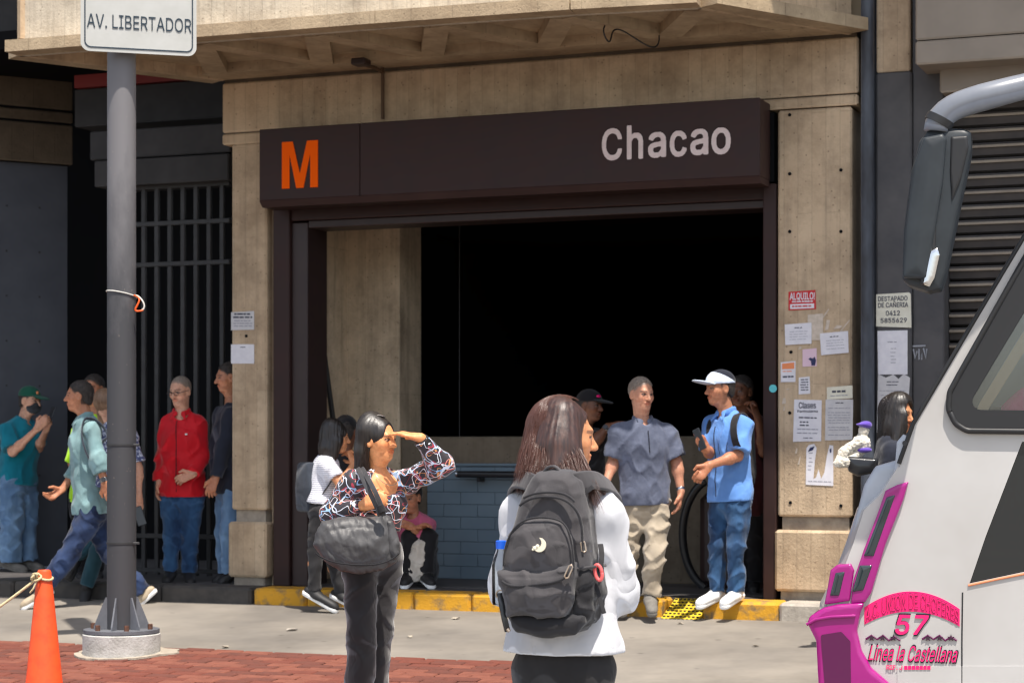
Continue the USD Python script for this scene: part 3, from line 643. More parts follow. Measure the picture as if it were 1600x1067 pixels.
for i in range(6):
    a = math.radians(20 + 60 * i); d = V(math.cos(a), math.sin(a), 0); q = V(-d[1], d[0], 0) * .005; o = V(LX, LY, CT + .023)
    tri = [o + d * PR * .97, o + d * (PR + .085), o + d * (PR + .085) + V(0, 0, .02), o + d * (PR + .012) + V(0, 0, .20), o + d * PR * .97 + V(0, 0, .20)]
    ps.part('gusset', trimesh.convex.convex_hull(np.array([p + s * q for p in tri for s in (1, -1)])), 'post_paint_low')
    a += math.radians(30); d = V(math.cos(a), math.sin(a), 0)
    b_ = trimesh.creation.cylinder(radius=.016, height=.035, sections=6); b_.apply_translation(o + d * CR * .78 + V(0, 0, .016)); ps.part('bolt', b_, 'rust_bolt')
for y in (695, 848):
    z = HC + (HY - y) / sc; ps.part('clamp_band', lathe(V(LX, LY, z), [(PR * 1.005, -.006), (PR * 1.03 + .003, -.006), (PR * 1.03 + .003, .006), (PR * 1.005, .006)], 40), 'gate_metal', smooth=40)
    ps.part('clamp_screw', box(V(LX + PR * .9, LY - PR * .55, z - .008), V(LX + PR * .9 + .04, LY - PR * .55 + .012, z + .008), .003), 'gate_metal')
SGP = Plane(214, LY - PR - .05, -16.0)
ax0, ax1, az0 = SGP.u(126), SGP.u(307), SGP.z(215, 84)
sh_ = .62; rr = .055
def rrect(u0, u1, z0, z1, r, n=8):
    return list(Polygon([(u0 + r, z0 + r), (u1 - r, z0 + r), (u1 - r, z1 - r), (u0 + r, z1 - r)]).buffer(r, quad_segs=n).exterior.coords)[:-1]
ps.part('sign_plate', slab(SGP, rrect(ax0, ax1, az0, az0 + sh_, rr), 0, .004), 'sign_white')
o1 = Polygon(rrect(ax0 + .022, ax1 - .022, az0 + .022, az0 + sh_ - .022, rr - .014)); ring = o1.difference(o1.buffer(-.008))
t = trimesh.creation.extrude_polygon(ring, .0015, engine='earcut'); v = t.vertices
ps.part('sign_border', SGP.mesh(trimesh.Trimesh(np.stack([v[:, 0], -.003 + v[:, 2], v[:, 1]], 1), t.faces[:, ::-1], process=False)), 'sign_ink')
ps.part('sign_lettering', letters(SGP, 'AV. LIBERTADOR', 136, 26, 299, 47, .003, .002), 'sign_ink')
ps.part('sign_bracket', ubox(SGP.u(196), SGP.u(232), az0 + .1, az0 + .14, .005, .06, .004, SGP), 'post_paint')
zt_ = HC + (HY - 460) / sc
loop = [V(LX + (PR + .006) * math.cos(a), LY + (PR + .006) * math.sin(a), zt_ + .02 * math.cos(a + 2.6)) for a in np.linspace(0, 2 * np.pi, 40)]
wt = Thing('wire_tie', 'thin pale wire tied round the street sign post with an orange tape end', 'wire', loop[0])
wt.part('wire', cat(tube(loop, .0035, 6), tube(spline([V(LX + PR, LY - .03, zt_ - .01), V(LX + PR + .05, LY - .06, zt_ - .04), V(LX + PR + .065, LY - .06, zt_ - .085), V(LX + PR + .03, LY - .06, zt_ - .11)], 14), .005, 6)), 'white_tape', smooth=True)
wt.part('tape_end', cat(tube(spline([V(LX + PR + .0, LY - .06, zt_ - .01), V(LX + PR + .03, LY - .07, zt_ - .06), V(LX + PR + .01, LY - .07, zt_ - .10), V(LX + PR + .06, LY - .07, zt_ - .105)], 14), .006, 6)), 'orange_tape', smooth=True)

# ---------------------------------------------------------------- traffic cone and rope
mk('cone_orange', lin(246, 88, 38), lin(206, 70, 34), scale=14, detail=8, lo=.45, hi=.8, rough=0.45, rough2=0.6, bump=0.05)
mk('rope', lin(206, 190, 150), lin(180, 164, 126), scale=60, rough=0.9, bump=0.5, bscale=200)
cb = on_ground(69, 1090); cs = FPX / cb[1]
cn = Thing('traffic_cone', 'orange traffic cone with a rope tied near its tip, left of the sign post', 'traffic cone', cb)
H = (1090 - 890) / cs
cn.part('cone_body', lathe(cb, [(0, .03), (33 / cs, .03), (29.5 / cs, .05), (11 / cs, H - .012), (9.0 / cs, H), (7 / cs, H), (0, H - .004)], 36), 'cone_orange', smooth=40)
cn.part('cone_base', box(cb + V(-.17, -.17, .0), cb + V(.17, .17, .035), .02), 'cone_orange')
k = cb + V(-4 / cs, -.03, H - .05)
rp = Thing('rope', 'pale rope knotted round the cone tip and running off to the left', 'rope', k)
ring = [cb + V((13 / cs) * math.cos(a), (13 / cs) * math.sin(a), H - .05 + .006 * math.sin(2 * a)) for a in np.linspace(0, 2 * np.pi, 26)]
far_end = P(-220, 1075, cb[1] - .3)
rp.part('rope_line', cat(tube(spline([k + V(-.02, -.02, 0), (k * .6 + far_end * .4) + V(0, 0, -.03), far_end], 30), .008, 7), tube(ring, .007, 7)), 'rope', smooth=True)
kn = [k + V(.018 * math.cos(t * 2) * (1 + .6 * math.cos(3 * t)) - .02, -.02 + .018 * math.sin(3 * t), .02 * math.sin(2 * t) + .012) for t in np.linspace(0, 2 * np.pi, 50)]
rp.part('knot', cat(tube(kn, .007, 7), tube([k + V(-.01, -.03, 0), k + V(-.03, -.04, -.05), k + V(-.05, -.04, -.075)], .005, 6)), 'rope', smooth=True)

# ---------------------------------------------------------------- papers on the pillars
mk('paper_white', lin(226, 224, 228), lin(216, 214, 220), scale=20, rough=0.8)
mk('paper_cream', lin(226, 222, 204), lin(214, 210, 192), scale=20, rough=0.8)
mk('paper_grey', lin(204, 202, 202), lin(192, 190, 192), scale=20, rough=0.8)
mk('ink', lin(70, 72, 84), rough=0.8)
mk('ink_pale', lin(150, 150, 160), rough=0.8)
mk('poster_red', lin(196, 34, 40), rough=0.6)
mk('poster_orange', lin(232, 140, 90), rough=0.7)
mk('poster_pink', lin(220, 190, 204), rough=0.7)
mk('poster_navy', lin(38, 44, 84), rough=0.7)
mk('teal_sticker', lin(96, 196, 202), rough=0.5)
mk('paper_torn', lin(210, 196, 182), lin(190, 176, 158), scale=30, rough=0.9)
def quad(pl, pts, n, mat, th, name, label, cat_='poster', tilt=0, group=None):
    g = [pl.uz(x, y, n) for x, y in pts]; b = (np.mean([q[0] for q in g]), np.min([q[1] for q in g]))
    T = Thing(name, label, cat_, pl.world(V(b[0], -n, b[1])), group)
    T.part('sheet', slab(pl, g, -n, -n + th), mat); return T
def lines(T, pl, x0, x1, rows, n, mat='ink', slope=0.0, h=1.6, seed=0):
    r = random.Random(seed); ms = []
    for y in rows:
        x = x0 + r.uniform(0, 2)
        while x < x1 - 2:
            w = r.uniform(3, 9); e = min(x + w, x1)
            yy = y + slope * (x - x0)
            ms.append(slab(pl, [pl.uz(x, yy, n), pl.uz(e, yy + slope * (e - x), n), pl.uz(e, yy - h + slope * (e - x), n), pl.uz(x, yy - h, n)], -n, -n + .0008)); x = e + r.uniform(.8, 1.6)
    if ms: T.part('printed_lines', cat(*ms), mat)
pn = .004
T = quad(FA, [(1232, 485), (1275, 483), (1274, 453), (1232, 456)], pn, 'poster_red', .002, 'poster', 'red ALQUILO! notice, topmost on the right pillar')
T.part('lettering', letters(FA, 'ALQUILO!', 1234, 457.5, 1273, 468, pn + .002, .002, True), 'paper_white')
T.part('white_band', slab(FA, [FA.uz(1234.5, 483, pn + .001), FA.uz(1272, 481.5, pn + .001), FA.uz(1272, 474, pn + .001), FA.uz(1234.5, 475.5, pn + .001)], -pn - .001, -pn), 'paper_white')
lines(T, FA, 1237, 1270, (472.6,), pn + .002, 'paper_white', -.03, 2.0, 3); lines(T, FA, 1237, 1270, (480,), pn + .002, 'poster_red', -.03, 2.2, 4)
T = quad(FA, [(1262, 532), (1286, 531), (1286, 490), (1262, 492)], pn, 'paper_torn', .001, 'poster', 'faded cream notice half covered by two white sheets')
T = quad(FA, [(1227, 539), (1268, 537), (1268, 504), (1226, 507)], pn + .003, 'paper_white', .001, 'poster', 'blank-looking white sheet below the red notice, upper left of the pair', group=None)
lines(T, FA, 1240, 1253, (513,), pn + .004, 'ink', -.04, 1.4, 5); lines(T, FA, 1232, 1262, (519, 523, 527, 531), pn + .004, 'ink_pale', -.04, .7, 6)
T = quad(FA, [(1283, 555), (1326, 551), (1325, 517), (1281, 521)], pn + .004, 'paper_white', .001, 'poster', 'tilted white sheet at the right edge of the pillar, lower right of the pair')
lines(T, FA, 1296, 1310, (527,), pn + .005, 'ink', -.07, 1.4, 7); lines(T, FA, 1290, 1319, (533, 537, 541, 546), pn + .005, 'ink_pale', -.07, .7, 8)
T = quad(FA, [(1254, 573), (1276, 572), (1276, 544), (1254, 546)], pn, 'poster_pink', .001, 'poster', 'small pink flyer with a navy figure below the white sheets')
T.part('figure', slab(FA, [FA.uz(x, y, pn + .001) for x, y in ((1263, 561), (1266, 558.5), (1270, 560), (1273, 557), (1275, 563), (1273.5, 571), (1268, 571), (1267, 564))], -pn - .001, -pn), 'poster_navy')
T = quad(FA, [(1220, 597), (1243, 596.5), (1243, 564), (1220, 566)], pn, 'paper_white', .001, 'poster', 'white flyer with an orange block at the left edge of the pillar')
T.part('orange_block', slab(FA, [FA.uz(x, y, pn + .001) for x, y in ((1222, 577), (1241, 576), (1241, 566), (1222, 568))], -pn - .001, -pn), 'poster_orange')
lines(T, FA, 1222, 1240, (581,), pn + .001, 'poster_orange', -.03, 1.4, 9); lines(T, FA, 1222, 1240, (590,), pn + .001, 'ink', -.03, 2.6, 12)
T = quad(FA, [(1248, 616), (1266, 615), (1265, 588), (1248, 590)], pn, 'paper_white', .001, 'poster', 'narrow small printed slip above the Clases notice')
lines(T, FA, 1250, 1263, (594, 598, 602, 606, 610), pn + .001, 'ink', -.03, 1.6, 10)
T = quad(FA, [(1292, 624), (1332, 622), (1332, 602), (1292, 605)], pn, 'paper_cream', .001, 'poster', 'small cream label above the densely printed grey sheet')
lines(T, FA, 1299, 1323, (613.5,), pn + .001, 'ink', -.04, 3.2, 11); lines(T, FA, 1297, 1325, (619,), pn + .001, 'ink_pale', -.04, 1.2, 13)
T = quad(FA, [(1239, 690), (1283, 689), (1284, 625), (1241, 624)], pn, 'paper_white', .001, 'poster', 'large white Clases Particulares notice in the middle of the pillar')
T.part('lettering', letters(FA, 'Clases', 1248, 628.5, 1275, 637.5, pn + .001, .001, True), 'ink')
T.part('lettering', letters(FA, 'Particulares', 1246, 640.5, 1278, 644, pn + .001, .001, True), 'ink')
lines(T, FA, 1248, 1276, (653,), pn + .001, 'ink', .03, 2.0, 14); lines(T, FA, 1248, 1264, (660, 665), pn + .001, 'ink', .03, 2.0, 15); lines(T, FA, 1245, 1278, (671, 677), pn + .001, 'ink_pale', .02, 1.6, 16)
lines(T, FA, 1254, 1272, (684.5,), pn + .001, 'ink', .02, 1.2, 17)
T = quad(FA, [(1289, 688), (1332, 687), (1333, 624), (1290, 624)], pn, 'paper_grey', .001, 'poster', 'grey densely printed sheet at the right edge of the pillar')
lines(T, FA, 1305, 1320, (630,), pn + .001, 'ink', 0, 1.5, 18); lines(T, FA, 1293, 1328, (638, 645, 649, 653, 657, 661, 668, 672, 680), pn + .001, 'ink_pale', 0, 1.1, 19)
T = quad(FA, [(1259, 757), (1302, 759), (1302, 696), (1296, 695), (1292, 712), (1288, 738), (1283, 748), (1279, 733), (1275, 746), (1271, 748), (1273, 722), (1276, 700), (1272, 693), (1264, 695), (1260, 700)], pn, 'paper_white', .001, 'poster', 'torn white poster with its middle ripped out, lowest on the pillar')
lines(T, FA, 1262, 1270, (708, 716, 722, 728, 734), pn + .001, 'ink_pale', .02, 1.2, 20); lines(T, FA, 1262, 1299, (752,), pn + .001, 'ink_pale', .03, 1.2, 21)
T.part('dark_print', cat(slab(FA, [FA.uz(x, y, pn + .001) for x, y in ((1262, 706), (1270, 703), (1273, 697), (1266, 699))], -pn - .001, -pn), slab(FA, [FA.uz(x, y, pn + .001) for x, y in ((1297, 707), (1299, 707), (1299, 700), (1296, 702))], -pn - .001, -pn)), 'poster_navy')
pr_ = random.Random(8)
SCR = ('short slanting paper scrap just below the red notice', 'long slanting paper scrap above the tilted white sheet', 'upright paper scrap left of the long slanting one', 'wide torn scrap along the top of the tilted white sheet', 'small torn corner hanging under the upper left white sheet', 'scrap beside the left end of the Clases notice, wide one', 'thin scrap tail under the wide scrap left of the Clases notice', 'short thin scrap under the lower left corner of the Clases notice', 'long thin scrap left of the torn white poster', 'tiny flat scrap below the orange block flyer')
for i, (x, y, w, h, sl) in enumerate(((1284, 482, 3, 15, 9), (1312, 500, 3, 18, 13), (1289, 500, 5, 16, 2), (1302, 508, 10, 6, 5), (1247, 541, 5, 5, 1), (1222, 622, 6, 9, 0), (1224, 634, 2, 8, 0), (1242, 700, 3, 9, 2), (1246, 712, 3, 14, 3), (1228, 607, 6, 2, 1))):
    pts = [(x, y + h), (x + w, y + h - 1), (x + w + sl + pr_.uniform(-1, 1), y + pr_.uniform(0, 2)), (x + sl - pr_.uniform(-1, 1) + 1, y)]
    quad(FA, pts, .0035, 'paper_torn', .0008, 'paper_scrap', SCR[i], 'paper scrap', group='torn paper scraps on the right pillar')
c = trimesh.creation.cylinder(radius=.028, height=.004, sections=20); c.apply_transform(trimesh.transformations.rotation_matrix(math.pi / 2, [1, 0, 0])); u, z = FA.uz(1208, 607, 0); c.apply_translation((u, -.003, z))
solo('round_sticker', FA.mesh(c), 'teal_sticker', 'round teal sticker on the right brown door jamb', 'sticker')
pl_ = .004
T = quad(FA, [(361, 516), (397, 515), (397, 486), (361, 488)], pl_, 'paper_grey', .001, 'poster', 'greyish printed notice, upper of the two sheets on the left pillar')
lines(T, FA, 364, 394, (492, 497), pl_ + .001, 'ink', 0, 2.6, 22); lines(T, FA, 364, 394, (502, 506, 510), pl_ + .001, 'ink_pale', 0, 1.5, 23)
T = quad(FA, [(361, 568), (397, 568), (397, 538), (361, 538)], pl_, 'paper_white', .001, 'poster', 'plain white sheet, lower of the two sheets on the left pillar')
lines(T, FA, 374, 384, (543,), pl_ + .001, 'ink', 0, 1.2, 24)
T = quad(FA, [(1369, 510), (1424, 512), (1423, 459), (1420, 457), (1369, 460)], .006, 'paper_cream', .003, 'poster', 'weathered DESTAPADO DE CAÑERIA board on the grey corner pillar', 'sign')
for tx, a, b, y0, y1 in (('DESTAPADO', 1372, 1418, 463, 470), ('DE CAÑERIA', 1372, 1419, 473, 480), ('0412', 1384, 1406, 485.5, 493), ('5855629', 1376, 1417, 497, 504)):
    T.part('lettering', letters(FA, tx, a, y0, b, y1, .007, .002, True), 'ink')
T = quad(FA, [(1372, 585), (1418, 585), (1418, 516), (1371, 517)], .004, 'paper_white', .001, 'poster', 'tall white printed sheet under the weathered board on the grey pillar')
lines(T, FA, 1386, 1404, (535,), .005, 'ink_pale', 0, 1.4, 25); lines(T, FA, 1390, 1400, (545, 551, 557, 562, 567), .005, 'ink_pale', 0, .9, 26)
T = quad(FA, [(1370, 676), (1416, 676), (1422, 590), (1412, 584), (1404, 592), (1396, 585), (1384, 590), (1372, 584)], .004, 'paper_grey', .001, 'poster', 'torn grey printed sheet on the grey pillar behind the woman by the bus')
lines(T, FA, 1384, 1404, (597, 602), .005, 'ink', 0, 1.2, 27); lines(T, FA, 1374, 1416, (611, 618, 626, 634, 641, 649, 657), .005, 'ink_pale', 0, 1.1, 28)
mk('graffiti_white', lin(150, 152, 158), rough=.7)
gp = [[(1427, 545), (1430, 560), (1433, 548)], [(1436, 545), (1436, 562), (1441, 552), (1440, 562)], [(1443, 544), (1447, 560), (1448, 545)], [(1426, 541), (1446, 540)]]
solo('graffiti', cat(*[tube([FA.world(V(FA.u(x, -.028), .0285, FA.z(x, y, -.028))) for x, y in g], .006, 5) for g in gp]), 'graffiti_white', 'small white scrawled tag on the grey wall right of the papers', 'graffiti')

# ---------------------------------------------------------------- bus
mk('bus_white', lin(188, 186, 184), lin(178, 175, 172), scale=2, rough=0.28, rough2=0.36, coat=0.3)
mk('bus_magenta', lin(158, 22, 120), lin(150, 20, 114), scale=3, rough=0.28, coat=0.4)
mk('bus_magenta_dark', lin(84, 12, 66), rough=0.4)
mk('rubber', (0.014, 0.014, 0.015), rough=0.5)
mk('dark_glass', (0.01, 0.012, 0.013), rough=0.06, coat=0.5)
mk('lamp_lens', (0.02, 0.03, 0.034), rough=0.08, coat=0.6)
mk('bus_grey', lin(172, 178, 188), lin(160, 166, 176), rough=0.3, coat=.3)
mk('seat_pink', lin(236, 60, 150), lin(220, 40, 130), scale=20, rough=0.9)
mk('beige_trim', lin(214, 184, 150), rough=0.6)
mk('cabin_dark', (0.03, 0.03, 0.032), rough=0.7)
mk('mirror_grey', lin(46, 51, 55), lin(38, 43, 47), scale=6, rough=0.4, rough2=0.55, spec=.4)
mk('arm_grey', lin(118, 122, 130), lin(110, 114, 122), rough=0.3, coat=.2)
mk('bus_pink_ink', lin(236, 22, 110), rough=0.4)
mk('bus_ink', lin(52, 26, 44), rough=0.5)
mk('tyre', (0.02, 0.02, 0.02), rough=0.85, bump=.2)
mk('orange_reflector', lin(214, 130, 90), rough=0.4)
gl = usdkit.material(stage, '/World/Looks/window_pane', {'t': ('transparent_bsdf', {'color': (0.85, 0.88, 0.88)}), 'g': ('glossy_bsdf', {'roughness': 0.03, 'color': (0.9, 0.9, 0.9)}), 'f': ('fresnel', {'IOR': 1.9}), 'm': ('mix_closure', {})},
                     [('f.fac', 'm.fac'), ('t.BSDF', 'm.closure1'), ('g.BSDF', 'm.closure2')], surface='m.closure'); _mats['window_pane'] = gl
BU = Plane(1400, 9.6, 14.0)
bz0 = .03
bus = Thing('bus', 'white minibus with magenta bumper and 57 lettering entering from the right', 'bus', BU.world(V(BU.u(1400) + 1.5, 1.1, bz0)))
W = 2.2
def bp(pts, n=0): return [BU.uz(x, y, n) for x, y in pts]
front = [(1300, 1140), (1292, 1062), (1284, 1000), (1290, 950), (1312, 905), (1333, 850), (1350, 797), (1378, 770), (1406, 724), (1428, 662), (1500, 540), (1560, 439), (1600, 372), (1660, 272), (1741, 140)]
fp = bp(front); ur = fp[-1][0] + 5.2
prof = [(fp[0][0] + .25, .30)] + fp + [(fp[-1][0] + .12, fp[-1][1] + .05), (ur, fp[-1][1] + .05), (ur + .12, 2.6), (ur + .12, .32)]
pf = np.array(fp)
win_px = [(1503, 646), (1512, 628), (1545, 572), (1600, 480), (1680, 346), (1720, 300), (1900, 300), (1900, 646)]
def prism(poly, m0, m1): 
    p = np.array(poly, np.float32); a = 0.5 * np.sum(p[:, 0] * np.roll(p[:, 1], -1) - np.roll(p[:, 0], -1) * p[:, 1])
    return m3.Manifold.extrude(m3.CrossSection([p if a > 0 else p[::-1]]), m1 - m0).translate((0, 0, m0))
low_px = [(1515, 911), (1540, 838), (1597, 690), (1900, 690), (1900, 862), (1600, 893)]
body = prism(prof, 0, W)                              # coordinates (u, z, m)
body = body - prism(bp(win_px), -.1, 1.9) - prism(bp(low_px), -.1, .03)
body = body.refine_to_length(.055).to_mesh(); v = body.vert_properties[:, :3].astype(float)
zf = np.interp(v[:, 1], pf[:, 1], pf[:, 0], left=pf[0, 0], right=9e9)
amp = np.interp(v[:, 1], [0.2, 1.2, 1.38, 1.6, 3.2], [.07, .07, .05, .012, .012]); b_ = 1 - np.clip(np.abs(v[:, 2] - W / 2) / (W / 2), 0, 1) ** 5
fall = np.clip(1 - (v[:, 0] - zf) / .35, 0, 1)
v[:, 0] -= amp * b_ * fall * (zf < 1e8)
tm = trimesh.Trimesh(np.stack([v[:, 0], v[:, 2], v[:, 1]], 1), body.tri_verts[:, ::-1], process=False)
bus.part('body_shell', BU.mesh(tm), 'bus_white', smooth=35)
# side window: rubber frame, pane, pillar trim, seat and cabin behind it
wf_out = [(1478, 640), (1480, 612), (1494, 586), (1520, 540), (1600, 398), (1690, 250), (1960, 250), (1960, 682), (1510, 677), (1490, 665)]
g = Polygon(bp(wf_out)).buffer(-.075).buffer(.075, quad_segs=8); gi = Polygon(bp([(1512, 640), (1520, 622), (1548, 575), (1600, 489), (1684, 352), (1722, 306), (1890, 306), (1890, 645)])).buffer(-.04).buffer(.04, quad_segs=6)
t = trimesh.creation.extrude_polygon(g.difference(gi), .035, engine='earcut'); vv = t.vertices
fr = bus.part('window_frame', BU.mesh(trimesh.Trimesh(np.stack([vv[:, 0], -.02 + vv[:, 2], vv[:, 1]], 1), t.faces[:, ::-1], process=False)), 'rubber')
fo = [BU.world(V(*[q[0], -.016, q[1]])) for q in list(g.buffer(-.012).exterior.coords)]
bus.part('frame_bead', tube(fo, .014, 8), 'rubber', smooth=True, parent=fr)
t = trimesh.creation.extrude_polygon(gi.buffer(.004), .004, engine='earcut'); vv = t.vertices
bus.part('window_pane', BU.mesh(trimesh.Trimesh(np.stack([vv[:, 0], .008 + vv[:, 2], vv[:, 1]], 1), t.faces[:, ::-1], process=False)), 'window_pane')
bus.part('pillar_trim', slab(BU, bp([(1524, 646), (1540, 646), (1606, 540), (1694, 402), (1686, 384), (1600, 516), (1530, 630)]), .014, .05), 'beige_trim')
bus.part('dashboard', cat(slab(BU, bp([(1440, 646), (1640, 646), (1625, 634), (1480, 636)]), .12, 1.8), ubox(BU.u(1400) + 1.0, ur - .2, 1.2, 2.6, 1.88, 1.9, 0, BU)), 'cabin_dark')
bus.part('seat_cover', pillow(BU, bp([(1560, 700), (1564, 634), (1578, 620), (1594, 606), (1640, 590), (1680, 560), (1720, 560), (1730, 700)]), .03, .40, .05, .01, .015), 'seat_pink', smooth=True)
bus.part('lower_window', slab(BU, bp(low_px), .006, .02, .01), 'dark_glass')
bus.part('window_strip', tube([BU.world(V(q[0], -.002, q[1])) for q in bp([(1513, 914), (1560, 904), (1600, 896), (1700, 874)])], .006, 6), 'orange_reflector')
bus.part('panel_seam', tube([BU.world(V(q[0], .0, q[1])) for q in bp([(1504, 925), (1503, 1000), (1503, 1150)])], .004, 5), 'gate_metal')
bus.part('sill_band', slab(BU, bp([(1402, 1040), (1900, 1040), (1900, 1140), (1402, 1140)]), -.003, .004), 'bus_white')
edge = [BU.world(V(q[0] - .004, -.001, q[1])) for q in bp([(1406, 724), (1428, 662), (1500, 540), (1560, 439), (1600, 372), (1660, 272), (1741, 140)])]
bus.part('windscreen_seal', tube(edge, .011, 7), 'rubber', smooth=True)
# windscreen glass laid over the front
i0 = 9; us = np.array(fp[i0:]); ms = np.linspace(.05, W - .05, 14); gv = []
for u_, z_ in us:
    for m_ in ms: gv.append([u_ - .012 - .03 * (1 - (abs(m_ - W / 2) / (W / 2)) ** 5) * .4, m_, z_])
a, b = len(us), len(ms); ii = np.arange(a * b).reshape(a, b); q = np.stack([ii[:-1, :-1], ii[:-1, 1:], ii[1:, 1:], ii[1:, :-1]], -1).reshape(-1, 4)
bus.part('windscreen', BU.mesh(trimesh.Trimesh(np.array(gv), np.vstack([q[:, [0, 1, 2]], q[:, [0, 2, 3]]]), process=False)), 'dark_glass', smooth=True)
# nose panel under the windscreen, shade put into its grey, with a hinge
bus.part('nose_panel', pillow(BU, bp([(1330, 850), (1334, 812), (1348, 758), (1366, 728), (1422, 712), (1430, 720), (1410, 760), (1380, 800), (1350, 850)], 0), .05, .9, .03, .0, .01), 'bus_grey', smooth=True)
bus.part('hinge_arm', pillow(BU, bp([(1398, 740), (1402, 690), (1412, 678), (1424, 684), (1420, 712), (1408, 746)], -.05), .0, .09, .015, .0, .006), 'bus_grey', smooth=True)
bus.part('hinge_pin', tube([BU.world(V(BU.u(1414, 0), -.012, BU.z(1414, 692))), BU.world(V(BU.u(1414, 0), .03, BU.z(1414, 692)))], .012, 10), 'gate_metal')
# lights and bumper
def pod(outer, lens, m0, m1, nm):
    a_ = bus.part(nm, pillow(BU, bp(outer), m0, m1, .012, .0, .005), 'bus_magenta', smooth=True)
    for L in lens:
        bus.part('lens', pillow(BU, bp(L), m0 - .006, m0 + .03, .008, .004, .004), 'lamp_lens', smooth=True, parent=a_)
    return a_
pod([(1330, 942), (1334, 905), (1350, 858), (1374, 795), (1384, 766), (1402, 757), (1420, 752), (1412, 780), (1384, 850), (1362, 925), (1352, 940)],
    [[(1350, 868), (1366, 868), (1400, 772), (1386, 776)], [(1332, 924), (1350, 921), (1364, 882), (1344, 882)]], -.03, .05, 'headlight')
pod([(1288, 944), (1292, 925), (1298, 890), (1308, 882), (1330, 880), (1335, 890), (1328, 938)], [[(1297, 930), (1312, 930), (1321, 892), (1306, 894)]], -.02, .35, 'fog_light')
bump_o = [(1262, 972), (1266, 962), (1288, 948), (1310, 943), (1352, 940), (1345, 956), (1340, 985), (1347, 1015), (1362, 1042), (1390, 1066), (1420, 1090), (1440, 1150), (1290, 1150), (1280, 1080), (1276, 1000)]
bm = bus.part('bumper', pillow(BU, bp(bump_o), -.045, .60, .02, .0, .01), 'bus_magenta', smooth=True)
bus.part('bumper_recess', slab(BU, bp([(1284, 990), (1316, 985), (1330, 1000), (1332, 1150), (1296, 1150), (1290, 1060)]), -.049, -.03, .01), 'bus_magenta_dark', parent=bm)
bus.part('bumper_front', BU.mesh(box((BU.u(1276) - .03, .45, .35), (BU.u(1276) + .2, W - .2, BU.z(1276, 960)), .08)), 'bus_magenta', parent=bm)
bus.part('bumper_trim', tube([BU.world(V(q[0], -.05, q[1])) for q in bp([(1262, 974), (1276, 966), (1300, 962), (1338, 960)])], .008, 6), 'bus_magenta', smooth=True, parent=bm)
for ul in (1.55, 4.7):
    c = V(BU.u(1400) + ul, .16, bz0 + .40); a_ = [BU.world(c + V(0, d, 0)) for d in (-.13, .13)]
    w_ = bus.part('wheel', tube([a_[0], a_[0] * .9 + a_[1] * .1, a_[1]], [.37, .40, .40], 28), 'tyre', smooth=40)
    bus.part('rim', tube([a_[0] - (a_[1] - a_[0]) * .03, a_[0]], [.2, .22], 24), 'arm_grey', smooth=40, parent=w_)
for i in range(3):
    u0 = BU.u(1900) + .12 + i * 1.1
    if u0 + 1.0 < ur: bus.part('side_window', slab(BU, [(u0, 1.6), (u0 + 1.0, 1.6), (u0 + 1.0, 2.6), (u0, 2.6)], -.004, .01, .05), 'dark_glass')
# lettering
n_ = .006
cxa, czt = BU.u(1423), BU.z(1423, 925)
s1, s2 = BU.uz(1352, 972, n_), BU.uz(1498, 972, n_); wA = (s2[0] - s1[0]) / 2; cu = (s1[0] + s2[0]) / 2
zA = BU.z(1425, 951, n_); hA = BU.z(1425, 927, n_) - zA; sag = zA - BU.z(1425, 973, n_)
def arc(a, b, u, z):
    t = (a - .5) * 2; return cu + t * wA, zA - sag * t * t + b * hA * (1 - .18 * t * t)
for bo, mt, nn in ((True, 'bus_ink', n_ - .002), (False, 'bus_pink_ink', n_)):
    bus.part('lettering', letters(BU, 'A.C. UNION DE CHOFERES', 1352, 927, 1498, 951, nn, .002, bo, 0, arc), mt)
t_ = np.linspace(-1, 1, 30)
band = [(cu + t * wA * 1.02, zA - sag * t * t - .012) for t in t_] + [(cu + t * wA * 1.02, zA - sag * t * t + hA * (1 - .18 * t * t) + .010) for t in t_[::-1]]
bus.part('lettering_band', slab(BU, band, -.003, .001), 'bus_pink_ink')
for bo, mt, nn, e in ((True, 'bus_ink', n_ - .002, 2.2), (True, 'bus_pink_ink', n_, 0)):
    bus.part('number', letters(BU, '57', 1398 - e, 961 - e, 1446 + e, 990 + e, nn, .002, bo, .18), mt)
for bo, mt, nn, e in ((True, 'bus_ink', n_ - .002, 1.6), (False, 'bus_pink_ink', n_, 0)):
    bus.part('lettering', letters(BU, 'Linea la Castellana', 1357 - e, 1009 - e, 1493 + e, 1032 + e, nn, .002, bo, .22), mt)
bus.part('lettering', letters(BU, 'RIF. J', 1385, 1039, 1410, 1045.5, n_, .002, True), 'bus_pink_ink')
bus.part('lettering', cat(*[slab(BU, bp([(x, 1045.5), (x + 5, 1045.5), (x + 5, 1039.5), (x, 1039.5)]), -n_, -n_ + .002) for x in np.arange(1413, 1450, 6)]), 'bus_pink_ink')
zg = []
for x0, sgn in ((1353, 1), (1441, 1)):
    pts = [(x0 + i * 9, 992 + (6 if i % 2 == 0 else 0) + (2 if i > 3 else 0)) for i in range(7)]
    zg.append(tube([BU.world(V(q[0], -.004, q[1])) for q in bp(pts)], .005, 5))
bus.part('star_chain', cat(*zg), 'bus_magenta_dark')
stars = []
for x in (1362, 1379, 1396, 1450, 1468, 1486):
    u, z = BU.uz(x, 996, 0); R = .017
    stars.append(slab(BU, [(u + (R if k % 2 == 0 else R * .42) * math.sin(k * math.pi / 5), z + (R if k % 2 == 0 else R * .42) * math.cos(k * math.pi / 5)) for k in range(10)], -.008, -.002))
bus.part('star_chain', cat(*stars), 'bus_ink')
